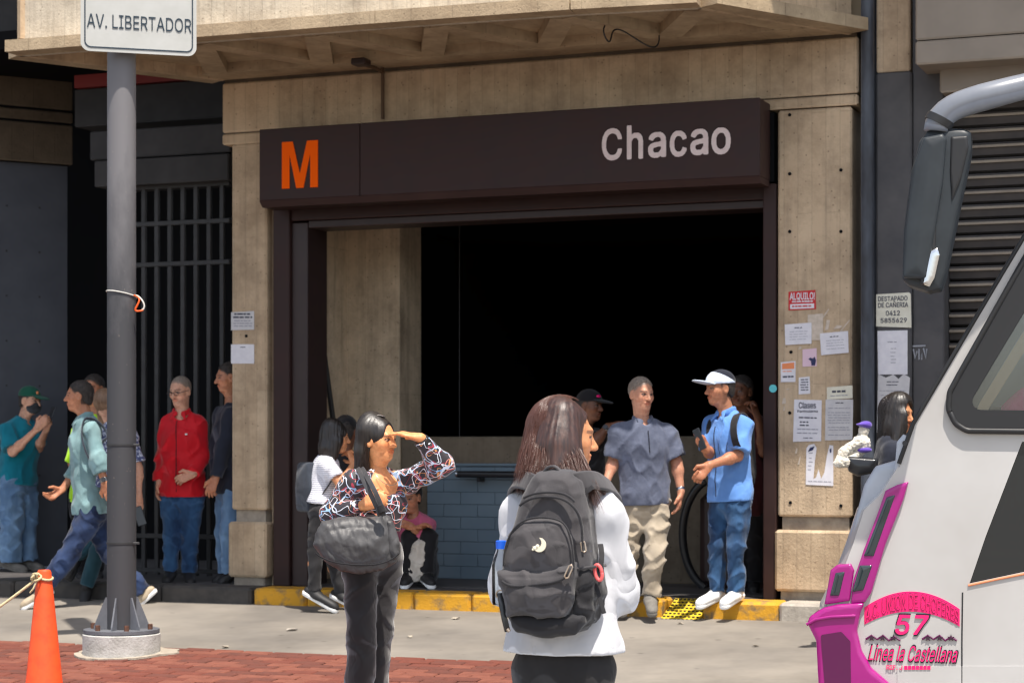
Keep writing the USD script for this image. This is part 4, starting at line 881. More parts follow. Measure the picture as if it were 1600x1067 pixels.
# mirror on its arm
MR = Plane(1460, 9.25, 14.0)
def mp(pts): return [MR.uz(x, y, 0) for x, y in pts]
arm = [MR.world(V(q[0], dm, q[1])) for (q, dm) in zip(mp([(1463, 206), (1468, 188), (1484, 172), (1508, 161), (1545, 150), (1620, 128), (1740, 96), (1800, 90)]), (0, 0, 0, 0, 0, .05, .25, .6))]
aa = spline(arm, 40); mr_ = bus.part('mirror_arm', tube(aa, np.interp(np.arange(40), [0, 8, 14, 39], [.058, .062, .058, .058]), 16), 'arm_grey', smooth=True)
bus.part('arm_collar', tube([aa[1], aa[2]], .066, 16), 'rubber', smooth=40, parent=mr_)
bus.part('arm_collar', tube([aa[19], aa[20]], .061, 16), 'gate_metal', smooth=40, parent=mr_)
hs = bus.part('mirror_housing', pillow(MR, mp([(1448, 206), (1470, 200), (1508, 202), (1518, 208), (1518, 235), (1498, 330), (1478, 430), (1470, 452), (1450, 456), (1420, 446), (1410, 438), (1412, 360), (1424, 268), (1436, 222)]), -.03, .20, .03, .01, .008), 'mirror_grey', smooth=True)
bus.part('mirror_back', pillow(MR, mp([(1444, 218), (1474, 212), (1480, 220), (1474, 290), (1450, 438), (1412, 436), (1416, 360), (1428, 262)]), -.075, -.02, .02, .012, .007), 'mirror_grey', smooth=True, parent=hs)
bus.part('mirror_recess', pillow(MR, mp([(1486, 216), (1512, 214), (1514, 232), (1502, 282), (1488, 316), (1484, 270)]), -.045, -.02, .01, 0, .006), 'rubber', smooth=True, parent=hs)
bus.part('mirror_slot', pillow(MR, mp([(1458, 352), (1464, 330), (1462, 400), (1448, 448), (1438, 446)]), -.062, -.03, .004, 0, .005), 'rubber', smooth=True, parent=hs)
bus.part('chrome_strip', pillow(MR, mp([(1454, 394), (1466, 388), (1470, 400), (1462, 436), (1454, 450), (1443, 446), (1446, 424)]), -.07, -.03, .012, .006, .005), 'chrome', smooth=True, parent=hs)
# ---------------------------------------------------------------- people
def skin_mat(name, rough=0.5):
    _mats[name] = usdkit.material(stage, '/World/Looks/' + name, {
        'a': ('attribute', {'attribute': 'tone'}), 'g': ('geometry', {}), 'n': ('noise_texture', {'scale': 70.0, 'detail': 4}),
        'r': ('rgb_ramp', {'ramp': [(0.3, (0.86, 0.82, 0.8)), (0.7, (1.08, 1.06, 1.05))]}), 'm': ('mix', {'mix_type': 'multiply', 'fac': 1.0}),
        'b': ('bump', {'strength': 0.12, 'distance': 0.003}),
        'p': ('principled_bsdf', {'roughness': rough, 'subsurface_weight': 0.12, 'subsurface_scale': 0.01, 'subsurface_radius': (1, .35, .2), 'specular_ior_level': 0.4})},
        [('a.color', 'm.color1'), ('g.position', 'n.vector'), ('n.fac', 'r.fac'), ('r.color', 'm.color2'), ('m.color', 'p.base_color'), ('n.fac', 'b.height'), ('b.normal', 'p.normal')], surface='p.BSDF')
skin_mat('skin')
SK_TAN, SK_MID, SK_FAIR, SK_DARK = lin(196, 136, 96), lin(178, 122, 92), lin(206, 156, 130), lin(112, 74, 54)
def cloth(name, c1, c2=None, **k):
    d = dict(scale=7, rough=0.85, bump=0.35, bscale=300, dist=0.002, sheen=0.15, spec=0.25, crease=.25); d.update(k); mk(name, c1, c2 or tuple(.86 * x for x in c1), **d)
def hairm(name, c1, c2, rough=0.36, spec=0.6):
    mk(name, c1, c2, scale=1.0, stretch=(95, 95, 5), rough=rough, rough2=rough + .15, bump=0.18, bscale=1.0, bstretch=(170, 170, 8), dist=0.004, spec=spec)
hairm('hair_black', (0.010, 0.008, 0.007), (0.022, 0.016, 0.013))
hairm('hair_brown', (0.022, 0.010, 0.008), (0.062, 0.024, 0.016), .38)
hairm('hair_light_brown', (0.16, 0.09, 0.05), (0.24, 0.14, 0.08), .45)
hairm('hair_grey', (0.16, 0.13, 0.105), (0.26, 0.215, 0.18), .7, .2)
hairm('hair_dark_short', (0.02, 0.017, 0.015), (0.05, 0.04, 0.035), .6, .3)
mk('shoe_white', lin(238, 238, 236), lin(226, 226, 224), scale=20, rough=0.55)
mk('shoe_grey', lin(120, 116, 110), lin(100, 96, 90), scale=20, rough=0.7, bump=.2)
mk('shoe_black', lin(34, 33, 34), lin(26, 26, 27), scale=20, rough=0.6)
mk('shoe_beige', lin(186, 170, 146), lin(166, 150, 126), scale=20, rough=0.75, bump=.2)
mk('lens_dark', (0.02, 0.02, 0.022), rough=0.1)
mk('phone_dark', (0.015, 0.016, 0.018), rough=0.2)
mk('watch_metal', lin(190, 190, 192), rough=0.25, metal=1.0)
UP = V(0, 0, 1.0)
SCALP = {'hair_grey': (.20, .165, .135), 'hair_dark_short': (.03, .024, .02), 'hair_black': (.015, .012, .01)}

def fold_noise(amp, fx=7.0, fz=10.0, seed=0, ridge=0.5, lean=0.4):
    def f(p):
        q = np.stack([p[:, 0] * fx + lean * p[:, 2] * fz * .5, p[:, 1] * fx, p[:, 2] * fz - lean * p[:, 0] * fx * .6], -1)
        a = meshkit.noise(q, seed); b = meshkit.noise(q * 2.1 + 7.3, seed + 3)
        r = 1 - np.abs(2 * a - 1)
        return amp * ((0.34 - r ** 3) * ridge * 1.7 + (0.5 - b) * (1 - ridge) * 1.2)
    return f

def hand(s, wr, d, pn, thumb, curl=0.5, L=0.18, spread=1.0):
    """Adds a hand: wrist, direction to the knuckles, palm normal (fingers bend that way), thumb side as a unit vector."""
    d = nrm(d); t = nrm(thumb - d * np.dot(thumb, d)); pn = nrm(pn - d * np.dot(pn, d)); k = L / 0.18
    lat = t
    s.rc(wr, wr + d * .03 * k, .026 * k, .029 * k, .02, ax=pn, fl=.72)
    s.rc(wr + d * .025 * k + t * .004, wr + d * .082 * k, .032 * k, .039 * k, .02, ax=pn, fl=.38)
    for i, (o, ln, r) in enumerate(((.030, .072, .0088), (.010, .082, .0092), (-.010, .076, .0088), (-.029, .060, .0078))):
        p = wr + d * .085 * k + lat * o * k; dd = nrm(d + lat * o * 1.6 * spread); bn = nrm(pn - dd * np.dot(pn, dd))
        c = curl * (1 + .12 * i)
        for seg, fr in enumerate((.45, .32, .23)):
            a = c * (0.55, 0.9, 0.6)[seg]; dd, bn = nrm(dd * math.cos(a) + bn * math.sin(a)), nrm(bn * math.cos(a) - dd * math.sin(a))
            q = p + dd * ln * fr * k; s.rc(p, q, r * k * (1 - .08 * seg), r * k * (1 - .08 * (seg + 1)), .006); p = q
    a = wr + d * .03 * k + t * .026 * k; b = a + nrm(d * .75 + t * .75 + pn * .25) * .042 * k; c = b + nrm(d * .95 + t * .15 + pn * (.3 + .35 * curl)) * .032 * k
    s.rc(a, b, .015 * k, .0115 * k, .014); s.rc(b, c, .0112 * k, .0085 * k, .006)

def head_frame(face):
    f = nrm(face); r = nrm(np.cross(f, UP)); u = np.cross(r, f); return np.stack([r, f, u])
def head_sdf(s, c, A, k=1.0, fem=False, lips=1.0):
    R, Fw, U = A; e = lambda r, f, u: c + k * (r * R + f * Fw + u * U)
    s.ell(e(0, -.012, .03), A, k * V(.074, .094, .086), .03)
    s.ell(e(0, .022, -.035), A, k * V(.053 if fem else .060, .066, .080), .04)
    s.ell(e(0, .055, -.088), A, k * V(.027 if fem else .033, .026, .022), .035)
    for g in (-1, 1): s.ell(e(g * .040, .052, -.022), A, k * V(.021 if fem else .024, .022, .022), .025)     # cheekbones
    s.rc(e(-.030, .079, .026), e(.030, .079, .026), .010 * k, .010 * k, .02)                # brow
    s.rc(e(0, .084, .014), e(0, .108, -.026), .0085 * k, .0125 * k, .014)                   # nose
    for g in (-1, 1): s.ell(e(g * .011, .096, -.030), A, k * V(.008, .010, .007), .008)
    for g in (-1, 1): s.ell(e(g * .031, .096, .004), A, k * V(.017, .014, .011), .010, sub=True)
    for g in (-1, 1): s.ell(e(g * .031, .074, .004), A, k * V(.0135, .0135, .0125), .004)
    s.ell(e(0, .086, -.0535), A, k * V(.024, .011, .0058 * lips), .007); s.ell(e(0, .084, -.0645), A, k * V(.021, .011, .0066 * lips), .007)
    s.rc(e(-.022, .096, -.0588), e(.022, .096, -.0588), .0022 * k, .0022 * k, .004, sub=True)
    for g in (-1, 1):
        s.ell(e(g * .075, -.008, -.006), A, k * V(.010, .021, .033), .010); s.ell(e(g * .084, -.002, -.004), A, k * V(.006, .011, .018), .006, sub=True)
def head_tone(v, c, A, base, k=1.0, lip=(.92, .66, .62), brow=(.05, .035, .03), beard=0.0, scalp=None, line=.062):
    q = (v - c) @ A.T / k; n = len(v); col = np.tile(np.asarray(base, float), (n, 1)); r, f, u = np.abs(q[:, 0]), q[:, 1], q[:, 2]
    warm = np.clip(1 - np.hypot(r - .038, u + .03) / .035, 0, 1) * (f > .03); col *= 1 + warm[:, None] * V(.10, -.03, -.05)
    if beard:
        w = ((u < -.035) & (f > .0) & (u > -.125)).astype(float) * np.clip((-.035 - u) / .02, 0, 1) * beard; col *= 1 - w[:, None] * V(.5, .48, .45)
    L = (((r / .024) ** 2 + ((u + .059) / .0125) ** 2) < 1) & (f > .072); col[L] = np.asarray(base) * np.asarray(lip)
    B = (np.abs(u - .027 + (r - .03) ** 2 * 9) < .0052) & (r > .012) & (r < .052) & (f > .05); col[B] = .35 * np.asarray(base) + .65 * np.asarray(brow)
    E = (np.hypot(r - .031, (u - .004) * 1.7) < .0145) & (f > .066); col[E] = np.asarray(base) * .55 + V(.10, .09, .085)
    I = (np.hypot(r - .031, u - .004) < .0068) & (f > .07); col[I] = V(.02, .012, .01)
    Ls = (np.abs(np.hypot(r - .031, (u - .004) * 1.6) - .0145) < .0028) & (u > .004) & (f > .06); col[Ls] = V(.03, .02, .018)
    if scalp is not None:
        edge = (u - line) * .66 - (f - .06) * .75; side = (f < -.022) & (u > -.045) & (r > .04); e = np.maximum(np.where(u > .0, edge, -1), np.where(side | (f < -.02), .02 - np.maximum(f + .03, 0) - np.maximum(-.055 - u, 0) * 2, -1))
        e = e + .012 * (meshkit.noise(v * 260, 5) - .5) + .010 * (meshkit.noise(v * 90, 6) - .5)
        ear = (r > .072) & (np.abs(u + .006) < .04) & (np.abs(f + .006) < .026); w = np.clip(e / .012 + .3, 0, 1) * .88 * ~ear * (u > -.075)
        col = col * (1 - w[:, None]) + w[:, None] * np.asarray(scalp) * (.7 + .6 * meshkit.noise(v * 330, 9))[:, None]
    return col

def person(label, Y, J, face, base=SK_MID, fem=False, girth=1.0, top=None, legs=None, shoes=None, hair=None, hands=None, res=.010,
           hk=1.0, group=None, extra=None, beard=0, brow=(.05, .035, .03), lips=1.0, foldseed=1, feet=True, arm_k=1.0, detail_head=.0042):
    W = {k: P(j[0], j[1], Y + (j[2] if len(j) > 2 else 0)) for k, j in J.items()}
    c = W['hd']; A = head_frame(V(*face)); R, Fw, U = A
    sl, sr, nk, pl = W['sl'], W['sr'], W['nk'], W['pl']
    tr = nrm(sr - sl); tu = nrm(nk - pl); tf = nrm(np.cross(tu, tr)); tr = np.cross(tf, tu); T3 = np.stack([tr, tf, tu])
    hipr = nrm(V(tr[0], tr[1], 0)); hr = W.get('hr', pl + hipr * .085 - UP * .03); hl = W.get('hl', pl - hipr * .085 - UP * .03)
    W.update(hr=hr, hl=hl); g = girth
    H = np.linalg.norm(nk - pl)
    foot = min(W['al'][2], W['ar'][2]) - .07
    th = Thing('person', label, 'person', V(pl[0], pl[1], foot), group)
    th.W, th.A, th.T3 = W, A, T3
    def torso(s, o, k=.05, hem=None, sh=0.0):
        s.ell(pl + tu * .02, T3, V(.160 if fem else .152, .112, .125) * g + o, k)
        s.ell(pl + tu * H * .36, T3, V(.118 if fem else .138, .096, .17) * g + o, k)
        s.ell(pl + tu * H * .68 + tf * .006, T3, V(.138 if fem else .158, .102 if fem else .112, .165) * g + o, k)
        if fem:
            for q in (-1, 1): s.ell(pl + tu * H * .66 + tf * .075 * g + tr * .066 * q, T3, V(.062, .058, .062) * g + o, .03)
        for e in (sl, sr):
            s.rc(nk - tu * .045, e - tu * .012, .056 * g + o, .042 * g + o * .75 + sh, .05)
    # skin: one continuous body
    s = SDF(); o = -.012
    torso(s, o)
    s.rc(nk - tu * .03, c - U * .05 - Fw * .02, .056 * (.80 if fem else 1), .050 * (.80 if fem else 1), .03)
    ak = arm_k * (.88 if fem else 1.0)
    for e, w_, q in (('l', -1, 0), ('r', 1, 0)):
        S_, E_, Wr = W['s' + e], W['e' + e], W['w' + e]
        s.rc(S_, E_, .046 * ak, .039 * ak, .03); s.rc(E_, Wr, .040 * ak, .026 * ak, .02); s.ell(E_ * .72 + Wr * .28, np.eye(3), V(.041, .041, .041) * ak, .03)
        K, An = W['k' + e], W['a' + e]; h_ = W['h' + e]
        lk = .74 if legs else 1; s.rc(h_, K, .082 * g * lk, .052 * lk, .04); s.rc(K, An, .050 * lk, .034 * lk, .03); cf_ = K * .68 + An * .32
        s.ell(cf_ - hipr * 0 - nrm(V(tf[0], tf[1], 0)) * .015, np.eye(3), V(.050, .050, .09) * lk, .03)
        t_ = W['t' + e]; s.rc(An - UP * .03, t_ - UP * .0, .034, .024, .02)
    s.ell(c, A, V(.06, .07, .08) * hk, .02)
    bodym = s.mesh(max(res, .009))
    hd = SDF(); head_sdf(hd, c, A, hk, fem, lips); hd.rc(c - U * .06 - Fw * .02, nk * .5 + c * .5 - U * .02, .048 * (.82 if fem else 1), .053 * (.82 if fem else 1), .03)
    hm = hd.mesh(detail_head); tone = [np.tile(np.asarray(base), (len(bodym.vertices), 1)), head_tone(np.asarray(hm.vertices), c, A, base, hk, brow=brow, beard=beard, scalp=SCALP.get(hair['mat']) if hair and hair['kind'] == 'short' else None, line=(hair or {}).get('line', .062) - .006)]
    ms = [bodym, hm]
    for e in 'lr':
        hs = SDF(); spec = (hands or {}).get(e, {})
        Wr, E_ = W['w' + e], W['e' + e]; d = nrm(W['f' + e] - Wr) if 'f' + e in W else nrm(Wr - E_)
        sg = 1 if e == 'r' else -1
        pn = V(*spec['pn']) if 'pn' in spec else -hipr * sg
        thb = V(*spec['th']) if 'th' in spec else nrm(V(tf[0], tf[1], 0)) 
        hs.rc(Wr * .85 + E_ * .15, Wr, .028 * ak, .026 * ak, .02); hand(hs, Wr, d, pn, thb, spec.get('curl', .45), .175 if fem else .19)
        q = hs.mesh(.0042); ms.append(q); tone.append(np.tile(np.asarray(base) * V(1.02, .97, .95), (len(q.vertices), 1)))
    th.part('body', cat(*ms), 'skin', smooth=True, col=np.vstack(tone))
    if top:
        o = top.get('loose', .016); s = SDF(); torso(s, o, .06, sh=.004)
        hem = pl - tu * top.get('hem', .06); hw = top.get('hemw', .150) * g + o; 
        ax = tf
        s.rc(pl + tu * H * .35, pl - tu * (top.get('hem', .06) + .12), hw * .93, hw, .05, ax=ax, fl=.74)
        nr_ = top.get('neck', .066); s.ell(nk + tu * (.035 + top.get('neckup', 0)) + tf * top.get('neckf', .05 if top.get('collar') else .035), T3, V(nr_, nr_, .055 + top.get('neckd', .025 if top.get('collar') else 0)), .012, sub=True)
        for e in 'lr':
            S_, E_, Wr = W['s' + e], W['e' + e], W['w' + e]; kind, t = top.get('sleeve', ('upper', .75)); so = top.get('arm', o)
            if kind == 'upper':
                d = nrm(E_ - S_); q = S_ + (E_ - S_) * t; s.rc(S_, q + d * .06, .047 * ak + so * .6, .046 * ak + so * 1.5, .035, cuts=[(q, d)])
            else:
                d = nrm(Wr - E_); q = E_ + (Wr - E_) * t; s.rc(S_, E_, .047 * ak + so * .6, .042 * ak + so, .035); bl = top.get('cuff', .8)
                s.rc(E_, q + d * .04, .042 * ak + so, .027 * ak + so * bl, .03, cuts=[(q, d)])
        cuts = [(hem, -tu)] if not top.get('hemz') else [(P(0, top['hemz'], Y), -UP)]
        mesh = s.mesh(top.get('res', res), noise=fold_noise(top.get('fold', .012) * 1.05, 8, 5.5, foldseed, .75, 1.3), cuts=cuts)
        pt = th.part('shirt' if top.get('name') is None else top['name'], mesh, top['mat'], smooth=True)
        if top.get('collar'):
            s = SDF(); n = 18
            for a0 in range(n):
                a, b = 2 * math.pi * a0 / n, 2 * math.pi * (a0 + 1) / n; mid = (a + b) / 2
                if abs(mid - math.pi / 2) < .42: continue
                pa, pb = [nk + tu * (.034 - .030 * max(0, math.sin(x))) + tr * .066 * math.cos(x) + tf * (.058 * math.sin(x) + .006) for x in (a, b)]
                s.rc(pa, pb, .021, .021, .008, ax=nrm(tr * math.cos(mid) + tf * math.sin(mid)), fl=.32)
            for q in (-1, 1):
                pa = nk + tu * .010 + tr * q * .034 + tf * .064; pb = nk - tu * .036 + tr * q * .058 + tf * .098
                s.rc(pa, pb, .022, .010, .008, ax=nrm(tf + tu * .5), fl=.35)
            th.part('collar', s.mesh(.006), top.get('cmat', top['mat']), smooth=True, parent=pt)
    if legs:
        s = SDF(); lo = legs.get('loose', .014)
        s.ell(pl + tu * .0, T3, V(.158 if fem else .150, .112, .13) * g + lo * .6, .05)
        for e in 'lr':
            h_, K, An = W['h' + e], W['k' + e], W['a' + e]; d = nrm(An - K); t = legs.get('t', 1.0); q = K + (An - K) * t
            kw, aw = legs.get('knee', .058), legs.get('ankle', .048)
            s.rc(h_, K, .084 * g + lo, kw + lo, .03); s.rc(K, q + d * .03, kw + lo, aw + lo, .015, cuts=[(q, d)])
        wz = pl + tu * legs.get('waist', .10)
        th.part(legs.get('name', 'trousers'), s.mesh(legs.get('res', res), noise=fold_noise(legs.get('fold', .014) * .75, 8, 8, foldseed + 5, .75, 1.5), cuts=[(wz, tu)]), legs['mat'], smooth=True)
    if shoes and feet:
        for e in 'lr':
            An, t_ = W['a' + e], W['t' + e]; d = nrm(t_ - An + UP * 0); fl = V(d[0], d[1], d[2]); side = nrm(np.cross(fl, UP)); up = np.cross(side, fl)
            if abs(fl[2]) > .75: up = nrm(np.cross(side, fl))
            heel = An - up * .045 - fl * .035; toe = t_; sole = nrm(toe - heel); up = nrm(up - sole * (up @ sole))
            s = SDF(); s.rc(heel + up * .012, toe + up * .004, .037, .034, .02, ax=up, fl=.8); s.rc(An + up * .005, An - up * .035 + fl * .03, .040, .040, .03); s.rc(An - up * .02 + fl * .04, toe - fl * .03 + up * .006, .040, .036, .03, ax=up, fl=.75)
            cut = [(heel - up * .012, -up)]
            sh = th.part('shoe', s.mesh(.007, cuts=cut), shoes['mat'], smooth=True)
            s = SDF(); s.rc(heel - up * .012, toe - up * .016, .040, .037, .01, ax=up, fl=.9); th.part('sole', s.mesh(.007, cuts=[(heel - up * .001, up), (heel - up * .034, -up)]), shoes.get('sole', shoes['mat']), smooth=True, parent=sh)
    if hair:
        s = SDF(); k = hk; e = lambda r, f, u: c + k * (r * R + f * Fw + u * U)
        kind = hair['kind']; th_ = hair.get('thick', .010)
        s.ell(e(0, -.014, .032), A, k * V(.074, .094, .086) + th_, .02)
        if kind == 'short':
            if hair['mat'] == 'hair_grey': th_ = .0015
            if hair['mat'] != 'hair_grey': s.ell(e(0, -.05, -.03), A, k * V(.060, .048, .05) + th_ * .5, .02)
            hl_ = hair.get('line', .062) + (.026 if hair['mat'] == 'hair_grey' else .010)
            cuts = [(e(0, .06, hl_), nrm(Fw * .75 - U * .66))]
            s.ell(e(0, .085, -.02), A, k * V(.062, .06, .062), .015, sub=True)
            cuts.append((e(0, 0, -.07), -U))
            for q in (-1, 1): s.ell(e(q * .085, .01, -.012), A, k * V(.036, .036, .046), .008, sub=True); s.ell(e(q * .08, .05, -.026), A, k * V(.05, .066, .056), .008, sub=True)
            th.part('hair', s.mesh(.006, noise=fold_noise(hair.get('rough', .006), 70, 50, 3, .4), cuts=cuts), hair['mat'], smooth=True)
        else:
            for seg in hair.get('locks', ()):
                pts = [P(x, y, Y + dy) for x, y, dy, r in seg]
                for i in range(len(seg) - 1): s.rc(pts[i], pts[i + 1], seg[i][3], seg[i + 1][3], .03, ax=Fw if hair.get('flat') else None, fl=hair.get('flat', 1))
            fc = hair.get('face', (.0, .085, -.03, .052, .055, .085))
            s.ell(e(*fc[:3]), A, k * V(*fc[3:]), .012, sub=True)
            def hn(p, sd=hair.get('seed', 4)):
                q = (p - c) @ A.T; an = np.arctan2(q[:, 0], -q[:, 1]); w = meshkit.noise(np.stack([an * 13, q[:, 2] * 5, np.zeros(len(q))], -1), sd) + .6 * meshkit.noise(np.stack([an * 31, q[:, 2] * 7, np.zeros(len(q))], -1), sd + 1)
                return .009 * (.8 - w) * hair.get('wave', 1.0)
            th.part('hair', s.mesh(hair.get('res', .006), noise=hn), hair['mat'], smooth=True)
    if extra: extra(th, W, A, T3)
    return th

def cap(th, c, A, mat, brim_mat=None, k=1.0, brim=1.0, tilt=0.0, dome=.0):
    R, Fw, U = A; e = lambda r, f, u: c + k * (r * R + f * Fw + u * U)
    s = SDF(); s.ell(e(0, -.010, .040), A, k * V(.086, .106, .088 + dome), .02)
    cp = th.part('cap', s.mesh(.006, cuts=[(e(0, 0, .035), nrm(-U + Fw * .06))]), mat, smooth=True)
    s = SDF(); A2 = A.copy(); f2 = nrm(Fw - U * (.18 + tilt)); u2 = np.cross(R, f2); A2 = np.stack([R, f2, u2])
    s.ell(e(0, .115, .040), A2, k * V(.078, .085 * brim, .010), .01, cuts=[(e(0, .06, .04), -f2)])
    th.part('brim', s.mesh(.0055), brim_mat or mat, smooth=True, parent=cp)
    return cp
def phone(label, p, d, n, L=.15, W_=.072, screen=True, case='phone_dark'):
    d = nrm(d); n = nrm(n - d * (n @ d)); w = np.cross(d, n); t = box((-W_ / 2, -L / 2, -.0045), (W_ / 2, L / 2, .0045), .004)
    v = np.asarray(t.vertices); q = p + v[:, :1] * w + v[:, 1:2] * d + v[:, 2:] * n
    th = Thing('phone', label, 'phone', p); th.part('case', trimesh.Trimesh(q, t.faces[:, ::-1] if np.linalg.det(np.stack([w, d, n])) < 0 else t.faces, process=False), case)
    t2 = box((-W_ / 2 + .004, -L / 2 + .006, .0046), (W_ / 2 - .004, L / 2 - .006, .0056)); v = np.asarray(t2.vertices); th.part('screen', trimesh.Trimesh(p + v[:, :1] * w + v[:, 1:2] * d + v[:, 2:] * n, t2.faces, process=False), 'lens_dark'); return th
def band(th, a, b, t, r, mat, name='watch', w=.018, face=None):
    d = nrm(b - a); p = a + (b - a) * t; m = th.part(name, tube([p - d * w, p - d * w * .6, p + d * w * .6, p + d * w], [r - .003, r, r, r - .003], 18), mat, smooth=True)
    if face is not None:
        f = nrm(face - d * (face @ d)); q = p + f * r; th.part('watch_face', tube([q - f * .003, q + f * .006], [.019, .018], 18), 'lens_dark', smooth=40, parent=m)
# ---------------------------------------------------------------- clothes
cloth('polo_slate', lin(92, 98, 116), lin(80, 86, 104), scale=26)
cloth('khaki', lin(168, 156, 138), lin(150, 138, 120))
cloth('blue_shirt', lin(104, 150, 214), lin(92, 138, 204))
cloth('jeans', lin(56, 94, 134), lin(20, 42, 74), scale=7, stretch=(1, 1, .4), lo=.3, hi=.7)
cloth('jeans_dark', lin(44, 62, 98), lin(20, 30, 54), scale=7, lo=.3, hi=.7)
cloth('jeans_light', lin(120, 150, 180), lin(72, 104, 142), scale=6, stretch=(1, 1, .5), lo=.3, hi=.7)
cloth('red_jacket', lin(212, 18, 34), lin(198, 14, 30), rough=.6)
cloth('navy', lin(34, 38, 52), lin(28, 32, 44))
cloth('teal_polo', lin(14, 128, 148), lin(10, 112, 132))
cloth('pale_aqua', lin(126, 156, 158), lin(108, 138, 142))
cloth('lime', lin(176, 232, 30))
cloth('black_cloth', lin(30, 29, 32), lin(24, 23, 26))
cloth('maroon', lin(70, 26, 30))
cloth('pink', lin(206, 102, 132), lin(192, 88, 118))
cloth('white_hoodie', lin(198, 198, 202), lin(190, 191, 196), bump=.25, crease=.45, cscale=(5, 5, 4))
cloth('leggings', lin(44, 43, 45), lin(37, 36, 38), rough=.75)
cloth('flare_black', lin(36, 32, 35), lin(29, 26, 28), rough=.62, sheen=.5)
cloth('teal_leggings', lin(44, 80, 92), lin(36, 68, 80))
cloth('green_cap', lin(22, 84, 66))
cloth('navy_cap', lin(26, 30, 44))
cloth('pale_brim', lin(206, 218, 236))
cloth('mask_dark', lin(50, 52, 56))
cloth('bag_black', lin(78, 77, 78), lin(66, 65, 66), rough=.5, sheen=0, spec=.35, scale=12, bump=.2, bscale=160, crease=.22, cscale=(9, 9, 6))
cloth('backpack_grey', lin(72, 69, 71), lin(62, 60, 62), rough=.72, bump=.4, bscale=420)
cloth('backpack_dark', lin(40, 39, 42), lin(34, 33, 36), rough=.7)
cloth('strap_grey', lin(76, 73, 75), lin(67, 65, 67))
cloth('pack_slate', lin(56, 62, 72), lin(46, 50, 60))
mk('zip_metal', lin(190, 170, 150), rough=.3, metal=.9)
mk('moon_cream', lin(228, 220, 196), rough=.7)
mk('bottle_cap', lin(28, 92, 210), rough=.4)
mk('pink_tag', lin(222, 96, 96), rough=.5)
mk('plush_white', lin(228, 222, 208), lin(206, 198, 182), scale=40, rough=.95, bump=.8, bscale=120, sheen=.4)
mk('plush_purple', lin(86, 60, 160), rough=.9, sheen=.3)
mk('bag_cream', lin(206, 198, 186), lin(186, 178, 166), scale=14, rough=.9, bump=.3)
_mats['bottle_clear'] = usdkit.material(stage, '/World/Looks/bottle_clear', {'t': ('transparent_bsdf', {'color': (.86, .9, .93)}), 'g': ('glossy_bsdf', {'roughness': .06}), 'f': ('fresnel', {'IOR': 1.45}), 'm': ('mix_closure', {})},
    [('f.fac', 'm.fac'), ('t.BSDF', 'm.closure1'), ('g.BSDF', 'm.closure2')], surface='m.closure')
def stripes(name, c1, c2, sc, axis='z'):
    _mats[name] = usdkit.material(stage, '/World/Looks/' + name, {'g': ('geometry', {}), 'w': ('wave_texture', {'bands_direction': axis, 'scale': sc, 'distortion': .6, 'detail': 1}),
        'r': ('rgb_ramp', {'ramp': [(.28, c2), (.42, c1)]}), 'p': ('principled_bsdf', {'roughness': .85, 'sheen_weight': .15})}, [('g.position', 'w.vector'), ('w.fac', 'r.fac'), ('r.color', 'p.base_color')], surface='p.BSDF')
stripes('striped_tee', lin(232, 232, 238), lin(150, 152, 168), 22)
def squiggle(name, bg, cols, sc=16.0, wd=.035):
    """Looping coloured lines on a dark ground: contour lines of two warped noises."""
    n = {'g': ('geometry', {}), 'p': ('principled_bsdf', {'roughness': .6, 'sheen_weight': .2})}; l = []; prev = None
    for i, (c, s_, at) in enumerate(cols):
        n[f'm{i}'] = ('mapping', {'location': (3.1 * i, 1.7 * i, 2.3 * i)}); n[f'n{i}'] = ('noise_texture', {'scale': sc * s_, 'detail': 0.6, 'distortion': .5})
        n[f'a{i}'] = ('math', {'math_type': 'subtract', 'value2': at}); n[f'b{i}'] = ('math', {'math_type': 'absolute'}); n[f'c{i}'] = ('math', {'math_type': 'less_than', 'value2': wd * (1.2 if i == 0 else .8)})
        n[f'x{i}'] = ('mix', {'color2': c, **({'color1': bg} if prev is None else {})})
        l += [('g.position', f'm{i}.vector'), (f'm{i}.vector', f'n{i}.vector'), (f'n{i}.fac', f'a{i}.value1'), (f'a{i}.value', f'b{i}.value1'), (f'b{i}.value', f'c{i}.value1'), (f'c{i}.value', f'x{i}.fac')]
        if prev: l.append((f'{prev}.color', f'x{i}.color1'))
        prev = f'x{i}'
    l.append((f'{prev}.color', 'p.base_color')); _mats[name] = usdkit.material(stage, '/World/Looks/' + name, n, l, surface='p.BSDF')
squiggle('squiggle_blouse', lin(40, 33, 40), [(lin(150, 40, 60), 1.5, .42), (lin(222, 150, 96), 1.4, .60), (lin(214, 130, 120), 1.3, .45), (lin(150, 186, 224), 1.1, .57), (lin(226, 228, 238), 1.25, .46), (lin(206, 214, 232), 1.0, .53)], 11.0, .017)
squiggle('patterned_blouse', lin(198, 204, 222), [(lin(76, 86, 130), 1.2, .5), (lin(60, 66, 104), 1.7, .45)], 20.0, .06)

